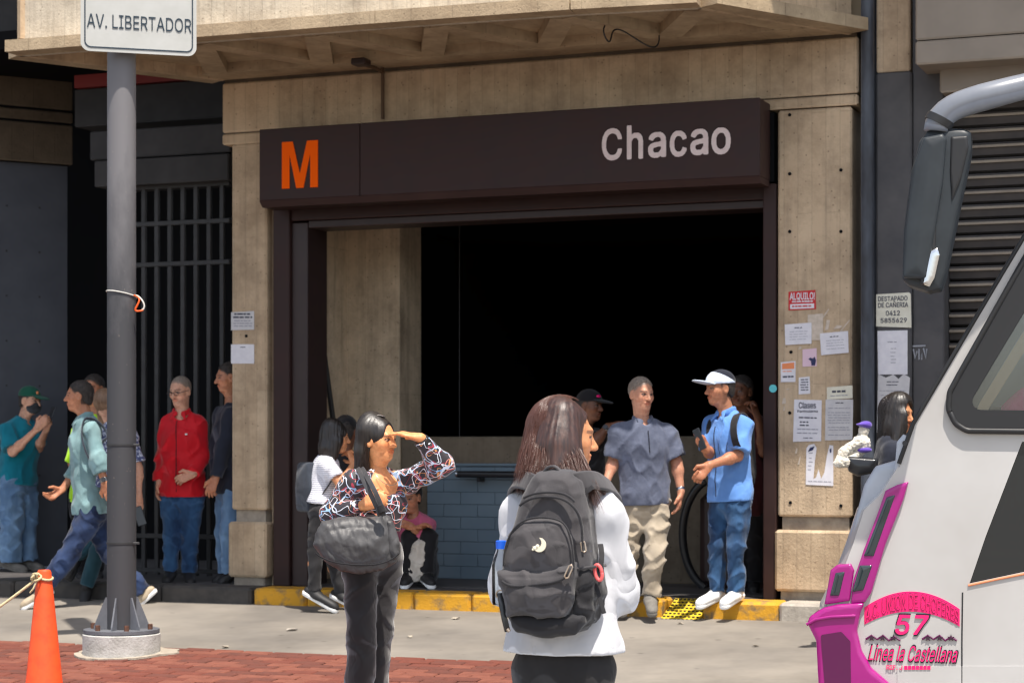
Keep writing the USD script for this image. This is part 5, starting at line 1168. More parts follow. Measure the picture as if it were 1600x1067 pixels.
# ---------------------------------------------------------------- the two women in front
def w1x(th, W, A, T3):
    band(th, W['wl'], W['el'], .14, .036, 'phone_dark', w=.02, face=V(.2, -.9, .4))
    nk = W['nk']; tr, tf, tu = T3; cpts = [nk + tr * .062 * math.cos(a) + tf * (.055 + .045 * math.sin(a)) - tu * (.0 + .05 * math.sin(a)) for a in np.linspace(.15, math.pi - .15, 18)]
    th.part('necklace', tube(cpts, .0018, 5), 'zip_metal', smooth=True)
w1 = person('woman in swirl-patterned blouse shading her eyes with a raised hand', 10.2,
    dict(hd=(592, 688), nk=(594, 742, .03), sr=(552, 752, -.10), sl=(637, 751, .09), er=(516, 803, -.07), wr=(570, 789, -.21), fr=(604, 776, -.23),
         el=(690, 728, -.04), wl=(657, 684, -.13), fl=(612, 674, -.10), pl=(583, 862, 0), kr=(566, 990, -.06), kl=(590, 988, .07), ar=(558, 1120, -.03), al=(578, 1118, .08), tr=(598, 1150, -.13), tl=(628, 1148, .0)),
    (.83, -.55, -.03), lin(222, 150, 100), True, .88,
    top=dict(mat='squiggle_blouse', name='blouse', sleeve=('fore', .93), loose=.008, arm=.018, cuff=.5, hem=-.115, fold=.012, neck=.088, neckf=.095, neckd=.040, neckup=-.045, res=.007),
    legs=dict(mat='flare_black', loose=.012, waist=.15, knee=.060, ankle=.062, fold=.012, res=.008), shoes=dict(mat='shoe_black'),
    hands=dict(r=dict(pn=(.25, .95, -.1), th=(.1, 0, 1), curl=1.25), l=dict(pn=(0, .15, -1), th=(-.3, .9, .1), curl=.16)),
    hair=dict(kind='long', mat='hair_black', thick=.009, flat=.8, seed=9, res=.0045, wave=.25, face=(-.012, .106, .0, .066, .078, .106),
              locks=[[(580, 668, .02, .085), (574, 700, .06, .07), (570, 738, .07, .045), (572, 752, .07, .02)], [(598, 672, .07, .055), (596, 705, .09, .04), (594, 735, .10, .028)], [(572, 672, -.02, .05), (566, 706, -.01, .04), (560, 738, .0, .028)]]),
    res=.009, extra=w1x, lips=.85, hk=.92, detail_head=.0036)
_w = w1.W
# duffel bag on her shoulder
DP = Plane(556, 9.93, -6.0)
dpoly = [DP.uz(x, y) for x, y in ((489, 850), (496, 828), (503, 815), (530, 809), (560, 807), (584, 808), (598, 801), (610, 808), (620, 835), (624, 862), (618, 878), (596, 890), (560, 896), (532, 891), (508, 876))]
dz = DP.z(556, 872)
df = Thing('duffel_bag', 'black shiny duffel bag hanging at the side of the woman shading her eyes', 'bag', DP.world(V(DP.u(556), 0, DP.z(556, 896))))
def dn(p):
    q = np.stack([p[:, 0] * 26 + p[:, 2] * 10, p[:, 1] * 14, p[:, 2] * 9 - p[:, 0] * 8], -1); a = meshkit.noise(q, 21); b = meshkit.noise(q * 2.3, 22)
    return .006 * (.55 - (1 - np.abs(2 * a - 1)) ** 2) * np.clip((p[:, 2] - dz) / .05 + 1, .25, 1) + .008 * (b - .5)
df.part('bag_body', pillow(DP, dpoly, -.10, .10, .05, .035, .006, dn, .09), 'bag_black', smooth=True)
df.part('seam', tube(spline([DP.world(V(*(lambda q: (q[0], -.118, q[1]))(DP.uz(x, y)))) for x, y in ((492, 862), (515, 874), (556, 880), (600, 876), (622, 862))], 24), .004, 6), 'black_cloth', smooth=True)
df.part('end_pocket', pillow(DP, [DP.uz(x, y) for x, y in ((602, 812), (612, 812), (622, 840), (624, 862), (614, 876), (604, 860))], -.11, .06, .03, .012, .006, dn, .05), 'bag_black', smooth=True)
side = nrm(V(.3, -.9, .1))
df.part('strap', ribbon(spline([P(594, 806, 9.82), P(586, 786, 9.82), P(576, 766, 9.84), P(566, 746, 9.92), P(560, 733, 10.06), P(557, 737, 10.2), P(560, 775, 10.3), P(570, 812, 10.1)], 40), V(.8, -.3, .5), .024, .006), 'bag_black', smooth=True)
df.part('strap', ribbon(spline([P(600, 806, 9.80), P(594, 786, 9.80), P(585, 766, 9.80), P(574, 746, 9.88), P(566, 732, 10.06), P(564, 736, 10.2), P(570, 775, 10.32), P(590, 810, 10.1)], 40), V(.8, -.3, .5), .024, .006), 'bag_black', smooth=True)
df.part('strap_wrap', tube([P(593, 790, 9.80), P(597, 800, 9.80)], [.020, .024], 12), 'black_cloth', smooth=40)

w2 = person('woman with long dark hair and grey backpack seen from behind in a white hoodie', 6.4,
    dict(hd=(882, 684), nk=(880, 762, 0), sr=(938, 803, -.06), sl=(818, 803, .06), er=(955, 920, .03), wr=(942, 930, .25), el=(808, 915, .11), wl=(806, 908, .31), fr=(935, 915, .34), fl=(815, 895, .40),
         pl=(881, 1035, 0), kr=(912, 1225, -.01), kl=(850, 1225, .04), ar=(912, 1385, .03), al=(848, 1385, .08), tr=(925, 1410, .2), tl=(858, 1408, .25)),
    (.965, .26, -.06), SK_TAN, True, .96, hk=.93,
    top=dict(mat='white_hoodie', name='hoodie', sleeve=('fore', .95), loose=.030, arm=.044, cuff=.7, hem=-.035, hemw=.150, fold=.013, neck=.075, res=.007),
    legs=dict(mat='leggings', name='leggings', loose=.004, fold=.008, knee=.054, ankle=.038, res=.008), shoes=dict(mat='shoe_white'),
    hair=dict(kind='long', mat='hair_brown', thick=.008, flat=.85, seed=12, res=.0045, wave=.5, face=(.02, .090, -.02, .085, .066, .100),
              locks=[[(874, 655, -.03, .070), (866, 700, -.06, .070), (856, 738, -.07, .055), (848, 752, -.06, .02)], [(874, 680, -.05, .066), (874, 730, -.085, .055), (880, 758, -.09, .022)],
                     [(884, 690, -.07, .042), (894, 730, -.09, .036), (918, 756, -.11, .018)], [(880, 656, -.04, .05), (888, 700, -.08, .032), (910, 740, -.10, .020), (944, 770, -.12, .007)], [(850, 690, -.02, .042), (838, 730, -.02, .03), (830, 748, -.02, .014)]]),
    res=.009, foldseed=17, detail_head=.0036)
hb = SDF(); c = P(880, 775, 6.36)
for a in np.linspace(-.2, math.pi + .2, 11)[:-1]:
    b = a + (math.pi + .4) / 10; pa, pb = [c + V(.090 * math.cos(t), -.01 - .060 * math.sin(t), .035 - .035 * math.sin(t)) for t in (a, b)]; hb.rc(pa, pb, .021, .021, .02)
w2.part('hood', hb.mesh(.006, noise=fold_noise(.010, 18, 16, 5)), 'white_hoodie', smooth=True)
# strands of the long hair
def hair_look(name, col, rough=.32):
    _mats[name] = usdkit.material(stage, '/World/Looks/' + name, {'o': ('hair_info', {}), 'r': ('rgb_ramp', {'ramp': [(0, tuple(.45 * x for x in col)), (.6, col), (1, tuple(2.2 * x for x in col))]}), 'g': ('geometry', {}),
        'n': ('white_noise_texture', {'dimensions': '1D'}), 'p': ('principled_bsdf', {'roughness': rough, 'specular_ior_level': .55, 'anisotropic': .4})}, [('o.index', 'n.w'), ('n.value', 'r.fac'), ('r.color', 'p.base_color')], surface='p.BSDF')
hair_look('strand_brown', (.070, .026, .017), .28); hair_look('strand_black', (.014, .010, .009), .26)
hair_look('strand_dark_brown', (.030, .017, .012), .26)
def strands(th, c, A, n, mat, seed, ends, amax=1.9, part=0.0, w0=.0022, k=1.0, lift=0.0):
    r = np.random.default_rng(seed); R, Fw, U = A; pts = []; wd = []; M = 14
    ax = k * V(.074, .094, .086) + .013 + lift
    for i in range(n):
        a = r.uniform(-amax, amax); s_ = r.uniform(-.5, .75); cl = math.sin(a * 17 + seed) * .5 + math.sin(a * 41) * .3
        path = []
        for t in np.linspace(0, 1, 7):                      # over the skull from the parting to ear height
            th_ = t * (1.62 + .12 * cl) + .02; az = a * (.35 + .65 * min(1, t * 1.6))
            d = V(math.sin(az) * math.sin(th_), -math.cos(az) * math.sin(th_) + s_ * .75 * (1 - t) ** 1.3, math.cos(th_)); d = d / np.linalg.norm(d); q = d * ax
            path.append(c + R * (q[0] + part * (1 - t)) + Fw * (q[1] - .014) + U * (q[2] + .032))
        e = ends(a, cl, r); p0 = path[-1]; dn = p0 - path[-2]
        for t in (.33, .66, 1.0): path.append(p0 * (1 - t) + e * t + dn * .8 * t * (1 - t) + V(0, 0, 0))
        sp = spline(np.array(path), M) + r.normal(0, .0009, (M, 3)) + np.linspace(0, 1, M)[:, None] ** 2 * r.normal(0, .006, 3); pts.append(sp); wd += list(w0 * np.r_[np.full(M - 3, 1.0), .8, .55, .2])
    cv = UsdGeom.BasisCurves.Define(stage, free(th.path + '/hair_strands')); cv.CreateTypeAttr('cubic'); cv.CreateBasisAttr('catmullRom'); cv.CreateWrapAttr('pinned')
    cv.CreatePointsAttr(Vt.Vec3fArray.FromNumpy((np.vstack(pts) - th.base).astype(np.float32))); cv.CreateCurveVertexCountsAttr([M] * n); cv.CreateWidthsAttr(Vt.FloatArray.FromNumpy(np.array(wd, np.float32))); cv.SetWidthsInterpolation('vertex')
    UsdShade.MaterialBindingAPI.Apply(cv.GetPrim()).Bind(MAT(mat)); cv.GetPrim().SetCustomDataByKey('kind', 'stuff')
def ends_for(th, y, Y, rad=.085, push=V(0, 0, 0), curl=.0, jit=.02, side=None):
    c, A = th.W['hd'], th.A; z = P(0, y, Y)[2]
    def f(a, cl, r):
        d = A[0] * math.sin(a) - A[1] * math.cos(a); e = V(c[0], c[1], z) + d * (rad + .018 * cl + r.uniform(-.012, .012)) + push + V(0, 0, r.uniform(-jit, jit) - .02 * cl)
        if side is not None: e = e + side(a, r)
        return e
    return f
strands(w2, w2.W['hd'], w2.A, 7500, 'strand_brown', 4, ends_for(w2, 746, 6.33, .108, V(-.004, -.045, -.004), jit=.038, side=lambda a, r: (V(.055, -.02, -.05) * r.uniform(.2, 1.2) if a > .9 else V(-.022, 0, -.01) * r.uniform(0, 1.4))), 1.75, .0, .0015, .93, .007)
strands(w1, w1.W['hd'], w1.A, 4500, 'strand_dark_brown', 6, ends_for(w1, 738, 10.2, .075, V(-.012, .02, 0), jit=.025), 1.5, .0, .0015, .92, .005)

# backpack
BK = Plane(858, 6.20, 19.0)
def kp(pts, n=0): return [BK.uz(x, y, n) for x, y in pts]
bk = Thing('backpack', 'dark grey school backpack with a crescent moon emblem on the woman in white', 'backpack', BK.world(V(BK.u(858), .05, BK.z(858, 992))))
fn = fold_noise(.006, 16, 14, 31, .6)
main = [(800, 982), (786, 950), (781, 905), (790, 850), (806, 800), (822, 758), (838, 738), (862, 733), (890, 736), (904, 752), (914, 800), (919, 860), (920, 930), (916, 968), (902, 986), (850, 994)]
mb = bk.part('main_compartment', pillow(BK, kp(main), -.02, .13, .04, .025, .006, fn, .07), 'backpack_grey', smooth=True)
front = [(786, 884), (788, 862), (796, 836), (812, 816), (836, 809), (862, 810), (880, 818), (890, 838), (894, 862), (896, 890), (880, 900), (830, 904), (798, 900)]
fp_ = bk.part('front_pocket', pillow(BK, kp(front, .04), -.062, .0, .022, .022, .005, fn, .07), 'backpack_grey', smooth=True)
def n3(px, py, n): u, z = BK.uz(px, py, n); return BK.world(V(u, -n, z))
bk.part('piping', tube(spline([n3(x, y, .062) for x, y in ((787, 884), (789, 860), (798, 834), (814, 816), (838, 808.5), (862, 809.5), (880, 817), (890, 836), (895, 862), (897, 890))], 40), .0035, 6), 'backpack_dark', smooth=True, parent=fp_)
bk.part('zip', tube(spline([n3(x, y, .050) for x, y in ((812, 790), (830, 779), (856, 776), (884, 782), (902, 800), (910, 840), (911, 870))], 30), .0045, 6), 'backpack_dark', smooth=True)
bk.part('zip', tube(spline([n3(x, y, .046) for x, y in ((818, 778), (836, 771), (860, 769), (884, 773), (898, 784))], 30), .004, 6), 'backpack_dark', smooth=True)
low = [(780, 892), (800, 888), (850, 890), (884, 884), (896, 880), (900, 900), (894, 940), (884, 962), (850, 964), (796, 962), (784, 930)]
lp_ = bk.part('lower_pocket', pillow(BK, kp(low, .05), -.078, .0, .024, .018, .005, fold_noise(.009, 18, 16, 37, .6), .06), 'backpack_grey', smooth=True)
bk.part('flap_edge', tube(spline([n3(x, y, .088) for x, y in ((784, 908), (800, 915), (830, 914), (866, 909), (886, 900), (896, 886))], 30), .0045, 6), 'backpack_dark', smooth=True, parent=lp_)
bk.part('base_panel', pillow(BK, kp([(796, 960), (830, 958), (884, 958), (912, 962), (914, 972), (900, 990), (850, 996), (806, 988)], .03), -.058, .12, .03, .01, .006, fn, .05), 'backpack_dark', smooth=True)
sp_ = bk.part('side_pocket', pillow(BK, kp([(898, 890), (928, 886), (932, 930), (922, 968), (900, 985), (892, 940)], 0), -.035, .12, .03, .012, .006, fold_noise(.012, 18, 18, 41, .6), .05), 'backpack_dark', smooth=True)
bk.part('pocket_hem', tube([n3(899, 889, .036), n3(928, 885, .03), BK.world(V(BK.u(931), .10, BK.z(931, 886)))], .005, 6), 'backpack_grey', smooth=True, parent=sp_)
bk.part('side_pocket', pillow(BK, kp([(782, 880), (796, 884), (800, 970), (790, 960), (780, 920)], 0), .01, .13, .02, .008, .006, fn, .05), 'backpack_dark', smooth=True)
bk.part('top_loop', ribbon(spline([n3(850, 756, -.06), n3(850, 742, -.03), n3(855, 731, -.02), n3(864, 728, -.02), n3(872, 732, -.02), n3(877, 744, -.03), n3(878, 757, -.06)], 24), BK.world(V(0, 1, 0)) - BK.world(V(0, 0, 0)), .022, .007), 'strap_grey', smooth=True)
def strap(pts, nm='shoulder_strap', w=.058):
    q = spline([P(x, y, d) for x, y, d in pts], 40); bk.part(nm, ribbon(q, sd, w, .014), 'strap_grey', smooth=True)
sd = V(.55, .25, -.8); strap([(884, 760, 6.24), (900, 752, 6.20), (926, 750, 6.235), (950, 757, 6.33), (962, 775, 6.47), (958, 820, 6.57), (935, 900, 6.60)])
sd = V(-.55, .25, -.8); strap([(846, 764, 6.27), (834, 756, 6.25), (818, 750, 6.30), (806, 754, 6.40), (802, 775, 6.53), (808, 830, 6.62), (815, 900, 6.64)])
bk.part('webbing', ribbon(spline([n3(905, 775, -.03), n3(916, 768, -.035), n3(926, 760, -.05)], 10), V(.3, -.2, -1), .014, .004), 'backpack_dark', smooth=True)
bk.part('webbing', ribbon(spline([n3(921, 930, -.02), n3(935, 900, -.03), n3(940, 870, -.05), n3(938, 850, -.08)], 14), V(1, 0, 0), .016, .004), 'backpack_dark', smooth=True)
bk.part('webbing', ribbon(spline([n3(928, 905, -.01), n3(936, 930, .0), n3(944, 958, .01)], 14), V(1, 0, 0), .013, .003), 'backpack_dark', smooth=True)
u, z = BK.uz(843, 851, .088); R = .021; g = Polygon([(u + R * math.cos(a), z + R * math.sin(a)) for a in np.linspace(0, 2 * math.pi, 40)]).difference(Polygon([(u - .009 + R * .78 * math.cos(a), z + .007 + R * .78 * math.sin(a)) for a in np.linspace(0, 2 * math.pi, 40)]))
t = trimesh.creation.extrude_polygon(g, .004, engine='earcut'); vv = t.vertices
bk.part('moon_emblem', cat(BK.mesh(trimesh.Trimesh(np.stack([vv[:, 0], -.092 + vv[:, 2], vv[:, 1]], 1), t.faces[:, ::-1], process=False)), *[BK.mesh(trimesh.creation.icosphere(subdivisions=1, radius=r_).apply_translation((u + a, -.089, z + b))) for a, b, r_ in ((-.014, -.010, .0065), (-.006, -.004, .006), (-.02, -.014, .004))]), 'moon_cream', smooth=30)
def zpull(a, b):
    d = b - a; s_ = nrm(np.cross(d, V(0, -1, 0))); w = .006
    bk.part('zip_pull', tube([a, a + d * .15 + s_ * w, b - d * .1 + s_ * w, b, b - d * .1 - s_ * w, a + d * .15 - s_ * w, a], .0028, 6), 'zip_metal', smooth=True)
zpull(n3(893, 882, .09), n3(884, 903, .10)); zpull(n3(910, 845, .05), n3(913, 862, .05))
tg = Thing('key_tag', 'long black key tag hanging on a metal ring at the left of the backpack', 'key tag', n3(785, 985, .05))
tg.part('ring', tube([n3(782 + 6.5 * math.cos(a), 928 + 6.5 * math.sin(a), .05) for a in np.linspace(0, 2 * math.pi, 24)], .0025, 6), 'zip_metal', smooth=True)
tg.part('tag', ribbon([n3(781, 926, .055), n3(784, 945, .06), n3(788, 965, .06), n3(793, 986, .055)], V(1, .3, 0), .018, .006), 'phone_dark', smooth=True)
tg.part('clip', tube([n3(793, 982, .064), n3(796, 986, .064)], .006, 8), 'zip_metal', smooth=40)
pk = Thing('carabiner', 'coral plastic carabiner on the right side of the backpack', 'carabiner', n3(936, 900, .0))
pk.part('clip', tube([n3(935 + 5.5 * math.cos(a) + 2 * math.sin(a), 894 + 12 * math.sin(a), .015) for a in np.linspace(0, 2 * math.pi, 24)], .0055, 8), 'pink_tag', smooth=True)
def bottle(px, ytop, ybot, n, label):
    a, b = n3(px, ybot, n), n3(px, ytop, n); H = b[2] - a[2]; th = Thing('water_bottle', label, 'bottle', a)
    th.part('bottle', lathe(a, [(0, 0), (.026, .002), (.028, .01), (.028, H * .62), (.024, H * .72), (.013, H * .84), (.012, H * .9), (0, H * .9)], 20), 'bottle_clear', smooth=50)
    th.part('cap', lathe(a, [(0, H * .88), (.0165, H * .88), (.0165, H), (.014, H * 1.01), (0, H * 1.01)], 18), 'bottle_cap', smooth=40)
bottle(916, 860, 960, -.03, 'clear water bottle with blue cap in the right side pocket of the backpack')
bottle(783, 845, 945, -.08, 'clear water bottle with blue cap in the left side pocket of the backpack')

# ---------------------------------------------------------------- the people at the entrance
def front_line(th, y0, y1, off, lat=0.0, r=.0025, mat='black_cloth', name='placket', n=9, sl=0.0):
    nk, pl, (tr, tf, tu) = th.W['nk'], th.W['pl'], th.T3; v = np.vstack([np.asarray(UsdGeom.Mesh(p).GetPointsAttr().Get()) + th.base for p in th.prim.GetChildren() if p.GetName() in ('shirt', 'polo_shirt', 'jacket')])
    loc = np.stack([(v - pl) @ tr, (v - pl) @ tf, (v - pl) @ tu], 1); H = float((nk - pl) @ tu); pts = []
    for t in np.linspace(y0, y1, n):
        l_ = lat + sl * (t - y0); w = np.hypot(loc[:, 0] - l_, (loc[:, 2] - t * H)) < .022; 
        if w.any(): pts.append(pl + tr * l_ + tf * (loc[w, 1].max() + off) + tu * t * H)
    if len(pts) > 2: th.part(name, tube(spline(pts, 16), r, 5), mat, smooth=True)
    return pts
m1 = person('grey-haired man in slate polo shirt and khaki trousers stepping off the kerb', 14.38,
    dict(hd=(1002, 616, -.02), nk=(1004, 661, 0), sr=(967, 677, -.04), sl=(1041, 675, .04), er=(960, 718, .0), wr=(946, 756, -.10), fr=(944, 780, -.12), el=(1057, 722, .03), wl=(1064, 768, -.02), fl=(1060, 800, -.03),
         pl=(1008, 782, 0), kr=(980, 862, -.02), kl=(1024, 862, -.12), ar=(978, 930, .04), al=(1016, 930, -.10), tr=(972, 955, -.10), tl=(1019, 955, -.27)),
    (.50, -.86, -.10), tuple(np.array(SK_FAIR) * V(.86, .78, .74)), False, 1.0,
    top=dict(mat='polo_slate', name='polo_shirt', sleeve=('upper', .82), loose=.026, arm=.028, hem=.03, fold=.012, collar=True), legs=dict(mat='khaki', loose=.012, knee=.058, ankle=.050, fold=.030), shoes=dict(mat='shoe_grey'),
    hair=dict(kind='short', mat='hair_grey', thick=.007, line=.070), hands=dict(l=dict(curl=.4, pn=(-1, 0, 0), th=(-.2, -.9, 0)), r=dict(curl=.5)), brow=(.12, .09, .07), lips=.8, foldseed=3,
    extra=lambda th, W, A, T: band(th, W['wl'], W['el'], .10, .031, 'watch_metal', 'wristband', .012))
m2 = person('young man in blue short-sleeved shirt and jeans holding a phone', 14.29,
    dict(hd=(1125, 607, 0), nk=(1136, 648, .02), sl=(1161, 664, -.10), sr=(1115, 662, .14), el=(1152, 712, -.17), wl=(1108, 727, -.31), fl=(1088, 748, -.34), er=(1110, 708, .04), wr=(1104, 703, -.18), fr=(1094, 686, -.22),
         pl=(1141, 777, .0), kl=(1151, 856, -.12), kr=(1121, 856, .0), al=(1150, 922, -.07), ar=(1119, 922, .02), tl=(1132, 943, -.22), tr=(1094, 943, -.12)),
    (-.92, -.36, -.06), SK_MID, False, .95,
    top=dict(mat='blue_shirt', sleeve=('upper', .85), loose=.024, arm=.026, hem=.03, fold=.012, collar=True), legs=dict(mat='jeans', name='jeans', loose=.006, knee=.052, ankle=.046, fold=.024), shoes=dict(mat='shoe_white'),
    hair=dict(kind='short', mat='hair_dark_short', thick=.007), hands=dict(l=dict(pn=(.2, .9, -.2), th=(-.5, -.3, .7), curl=.7), r=dict(pn=(-.3, .7, .2), th=(-.5, -.2, .8), curl=1.0)), foldseed=8)
cap(m2, m2.W['hd'] + V(0, 0, .006), m2.A, 'navy_cap', 'pale_brim', 1.0, 1.15, -.42)
s_ = SDF(); _c = m2.W['hd']; 
m2.part('cap_band', SDF().ell(_c + m2.A[2] * .046 - m2.A[1] * .008, m2.A, V(.0900, .110, .088), .02).mesh(.006, cuts=[(_c + m2.A[2] * .092, nrm(m2.A[2] - .55 * m2.A[1])), (_c + m2.A[2] * .034, -m2.A[2])]), 'pale_brim', smooth=True)
phone('phone held up by the young man in the blue shirt', P(1093, 686, 14.05), V(-.35, .1, .9), V(.7, .55, .2), .15, .072, True, 'mirror_grey')
m2b = Thing('backpack', 'black backpack with strap on the young man in the blue shirt', 'backpack', P(1170, 720, 14.45))
m2b.part('shoulder_strap', ribbon(spline([P(1163, 700, 14.16), P(1149, 690, 14.05), P(1146, 668, 14.07), P(1150, 650, 14.16), P(1160, 648, 14.30), P(1172, 665, 14.40)], 24), V(.8, -.5, .2), .05, .012), 'black_cloth', smooth=True)
m2b.part('shoulder_strap', ribbon(spline([P(1112, 690, 14.30), P(1109, 665, 14.32), P(1118, 650, 14.42), P(1132, 660, 14.56)], 20), V(.8, -.5, .2), .05, .012), 'black_cloth', smooth=True)
BQ = Plane(1160, 14.50, -48.0); m2b.part('pack_body', pillow(BQ, [BQ.uz(x, y) for x, y in ((1140, 660), (1178, 660), (1182, 740), (1178, 760), (1142, 760), (1136, 740))], -.02, .12, .04, .02, .01), 'black_cloth', smooth=True)
front_line(m2, .02, .86, .001, .0, .003, 'navy_cap')
for l_ in (.045, .115): front_line(m2, .52, .66, .001, -l_, .002, 'navy_cap', 'pocket_edge')
front_line(m1, .62, .9, .001, .0, .004, 'navy', 'placket')
m3_ = person('man in a bright red jacket and glasses standing before the grille gate', 16.46,
    dict(hd=(282, 611, -.02), nk=(284, 648, 0), sr=(262, 663, .02), sl=(309, 662, -.02), er=(255, 714, .03), wr=(249, 752, -.02), fr=(246, 775, -.03), el=(314, 714, -.02), wl=(302, 740, -.16), fl=(277, 750, -.20),
         pl=(284, 770, 0), kr=(269, 832, -.02), kl=(296, 832, -.02), ar=(267, 890, .02), al=(296, 892, .02), tr=(260, 908, -.14), tl=(298, 911, -.14)),
    (-.45, -.86, -.22), SK_FAIR, False, 1.06,
    top=dict(mat='red_jacket', name='jacket', sleeve=('fore', .95), loose=.018, arm=.018, hem=.03, fold=.016, collar=True, cuff=.9), legs=dict(mat='jeans', name='jeans', loose=.012, fold=.018), shoes=dict(mat='shoe_black'),
    hair=dict(kind='short', mat='hair_grey', thick=.002, line=.082, rough=.003), hands=dict(l=dict(curl=.6, pn=(0, .9, -.3), th=(0, -.2, .9)), r=dict(curl=.5)), foldseed=11, beard=.25,
    extra=lambda th, W, A, T: th.part('glasses', cat(*[tube([W['hd'] + A[0] * (g * .033 + .024 * math.cos(a)) + A[1] * .105 + A[2] * (.002 + .016 * math.sin(a)) for a in np.linspace(0, 2 * math.pi, 20)], .0022, 5) for g in (-1, 1)],
        *[tube([W['hd'] + A[0] * g * .057 + A[1] * .103 + A[2] * .004, W['hd'] + A[0] * g * .080 + A[1] * .0 + A[2] * .006], .0022, 5) for g in (-1, 1)], tube([W['hd'] + A[0] * g + A[1] * .107 + A[2] * .004 for g in (-.01, 0, .01)], .002, 5)), 'phone_dark', smooth=True))
pz = front_line(m3_, .02, .92, .001, .0, .0035, 'maroon', 'zip')
pz = front_line(m3_, .74, .76, .002, -.085, .011, 'shoe_white', 'chest_logo', 3)
m4 = person('man in dark navy sweater half hidden by the left pillar', 16.34,
    dict(hd=(357, 590, .0), nk=(362, 632, .02), sl=(363, 648, -.13), sr=(346, 648, .14), el=(347, 706, -.16), wl=(337, 746, -.22), fl=(329, 766, -.25), er=(340, 700, .10), wr=(336, 745, .0), fr=(334, 766, -.03),
         pl=(361, 764, 0), kl=(358, 834, -.10), kr=(350, 834, .05), al=(359, 894, -.06), ar=(352, 894, .06), tl=(346, 910, -.10), tr=(338, 908, .02)),
    (-.9, -.35, -.12), SK_MID, False, 1.0, top=dict(mat='navy', name='sweater', sleeve=('fore', .95), loose=.02, hem=.04, fold=.012), legs=dict(mat='jeans_light', name='jeans', loose=.012, fold=.014), shoes=dict(mat='shoe_black'), hair=dict(kind='short', mat='hair_dark_short', thick=.008), foldseed=13, hands=dict(l=dict(curl=.5, pn=(.3, .9, 0), th=(-.8, 0, .2))))
m5 = person('man in teal polo shirt and green cap with a dark mask looking at his hands', 17.9,
    dict(hd=(47, 626, 0), nk=(35, 660, .02), sr=(10, 673, -.15), sl=(50, 672, .14), er=(20, 706, -.24), wr=(58, 670, -.38), fr=(74, 652, -.40), el=(60, 700, .04), wl=(72, 672, -.24), fl=(79, 652, -.30),
         pl=(27, 752, 0), kr=(18, 822, -.09), kl=(40, 822, .06), ar=(15, 876, -.08), al=(43, 874, .06), tr=(38, 891, -.12), tl=(64, 889, .02)),
    (.86, -.46, -.12), SK_FAIR, False, 1.08, top=dict(mat='teal_polo', name='polo_shirt', sleeve=('upper', .85), loose=.024, arm=.03, hem=.03, fold=.012, collar=True), legs=dict(mat='jeans_light', name='jeans', loose=.028, knee=.07, ankle=.066, fold=.024), shoes=dict(mat='shoe_grey'),
    hair=dict(kind='short', mat='hair_dark_short', thick=.006), hands=dict(r=dict(curl=.8, pn=(.3, .8, .1), th=(-.3, 0, .9)), l=dict(curl=.9, pn=(-.5, -.6, 0), th=(-.3, 0, .9))), foldseed=19)
cap(m5, m5.W['hd'] + V(0, 0, .004), m5.A, 'green_cap', None, 1.0, 1.0)
_c, _A = m5.W['hd'], m5.A
m5.part('cap_badge', SDF().ell(_c + _A[1] * .082 + _A[2] * .075 + _A[0] * .01, _A, V(.016, .012, .018), .01).mesh(.004), 'poster_orange', smooth=True)
m5.part('mask', SDF().ell(_c + _A[1] * .045 - _A[2] * .052, _A, V(.066, .074, .062), .02).mesh(.006, cuts=[(_c - _A[2] * .012, nrm(_A[2] - _A[1] * .15)), (_c + _A[1] * .0, -_A[1])]), 'mask_dark', smooth=True)
phone('phone in the hands of the man with the green cap', P(80, 648, 17.62), V(.3, .2, .9), V(-.7, -.6, .2))
m6 = person('man in pale aqua shirt striding left past the sign post', 15.7,
    dict(hd=(124, 619, 0), nk=(134, 655, .0), sl=(144, 672, -.17), sr=(132, 670, .17), el=(153, 718, -.23), wl=(164, 754, -.25), fl=(175, 784, -.25), er=(122, 730, .20), wr=(98, 764, .12), fr=(80, 776, .08),
         pl=(141, 795, 0), kl=(108, 866, -.10), kr=(176, 870, .10), al=(64, 922, -.10), ar=(225, 924, .10), tl=(38, 946, -.11), tr=(203, 954, .08)),
    (-.96, -.05, -.02), SK_MID, False, 1.0, top=dict(mat='pale_aqua', sleeve=('fore', .55), loose=.020, arm=.022, hem=.04, fold=.014, collar=True, cuff=1.4), legs=dict(mat='jeans_dark', name='jeans', loose=.014, fold=.022), shoes=dict(mat='shoe_beige', sole='shoe_white'),
    hair=dict(kind='short', mat='hair_dark_short', thick=.006), hands=dict(l=dict(curl=.5, pn=(.2, .9, 0), th=(-.9, 0, -.2)), r=dict(curl=.5, pn=(0, -.5, .6), th=(0, -.3, .9))), foldseed=23,
    extra=lambda th, W, A, T: band(th, W['wl'], W['el'], .12, .032, 'watch_metal', face=V(0, -1, .2)))
mp_ = Thing('backpack', 'dark blue patterned backpack on the man in the pale aqua shirt', 'backpack', P(165, 720, 15.7))
BW_ = Plane(166, 15.7, 84.0)
q0, qz = BW_.u(166), P(166, 720, 15.7)[2]
mp_.part('pack_body', pillow(BW_, [(q0 - .14, qz + .19), (q0 + .14, qz + .19), (q0 + .16, qz - .2), (q0 - .16, qz - .2)], -.08, .06, .04, .02, .01), 'patterned_blouse', smooth=True)
mp_.part('shoulder_strap', ribbon(spline([P(160, 690, 15.5), P(148, 656, 15.52), P(134, 654, 15.5), P(128, 670, 15.48), P(134, 705, 15.46), P(150, 740, 15.5)], 24), V(.2, -.9, .4), .045, .010), 'pack_slate', smooth=True)
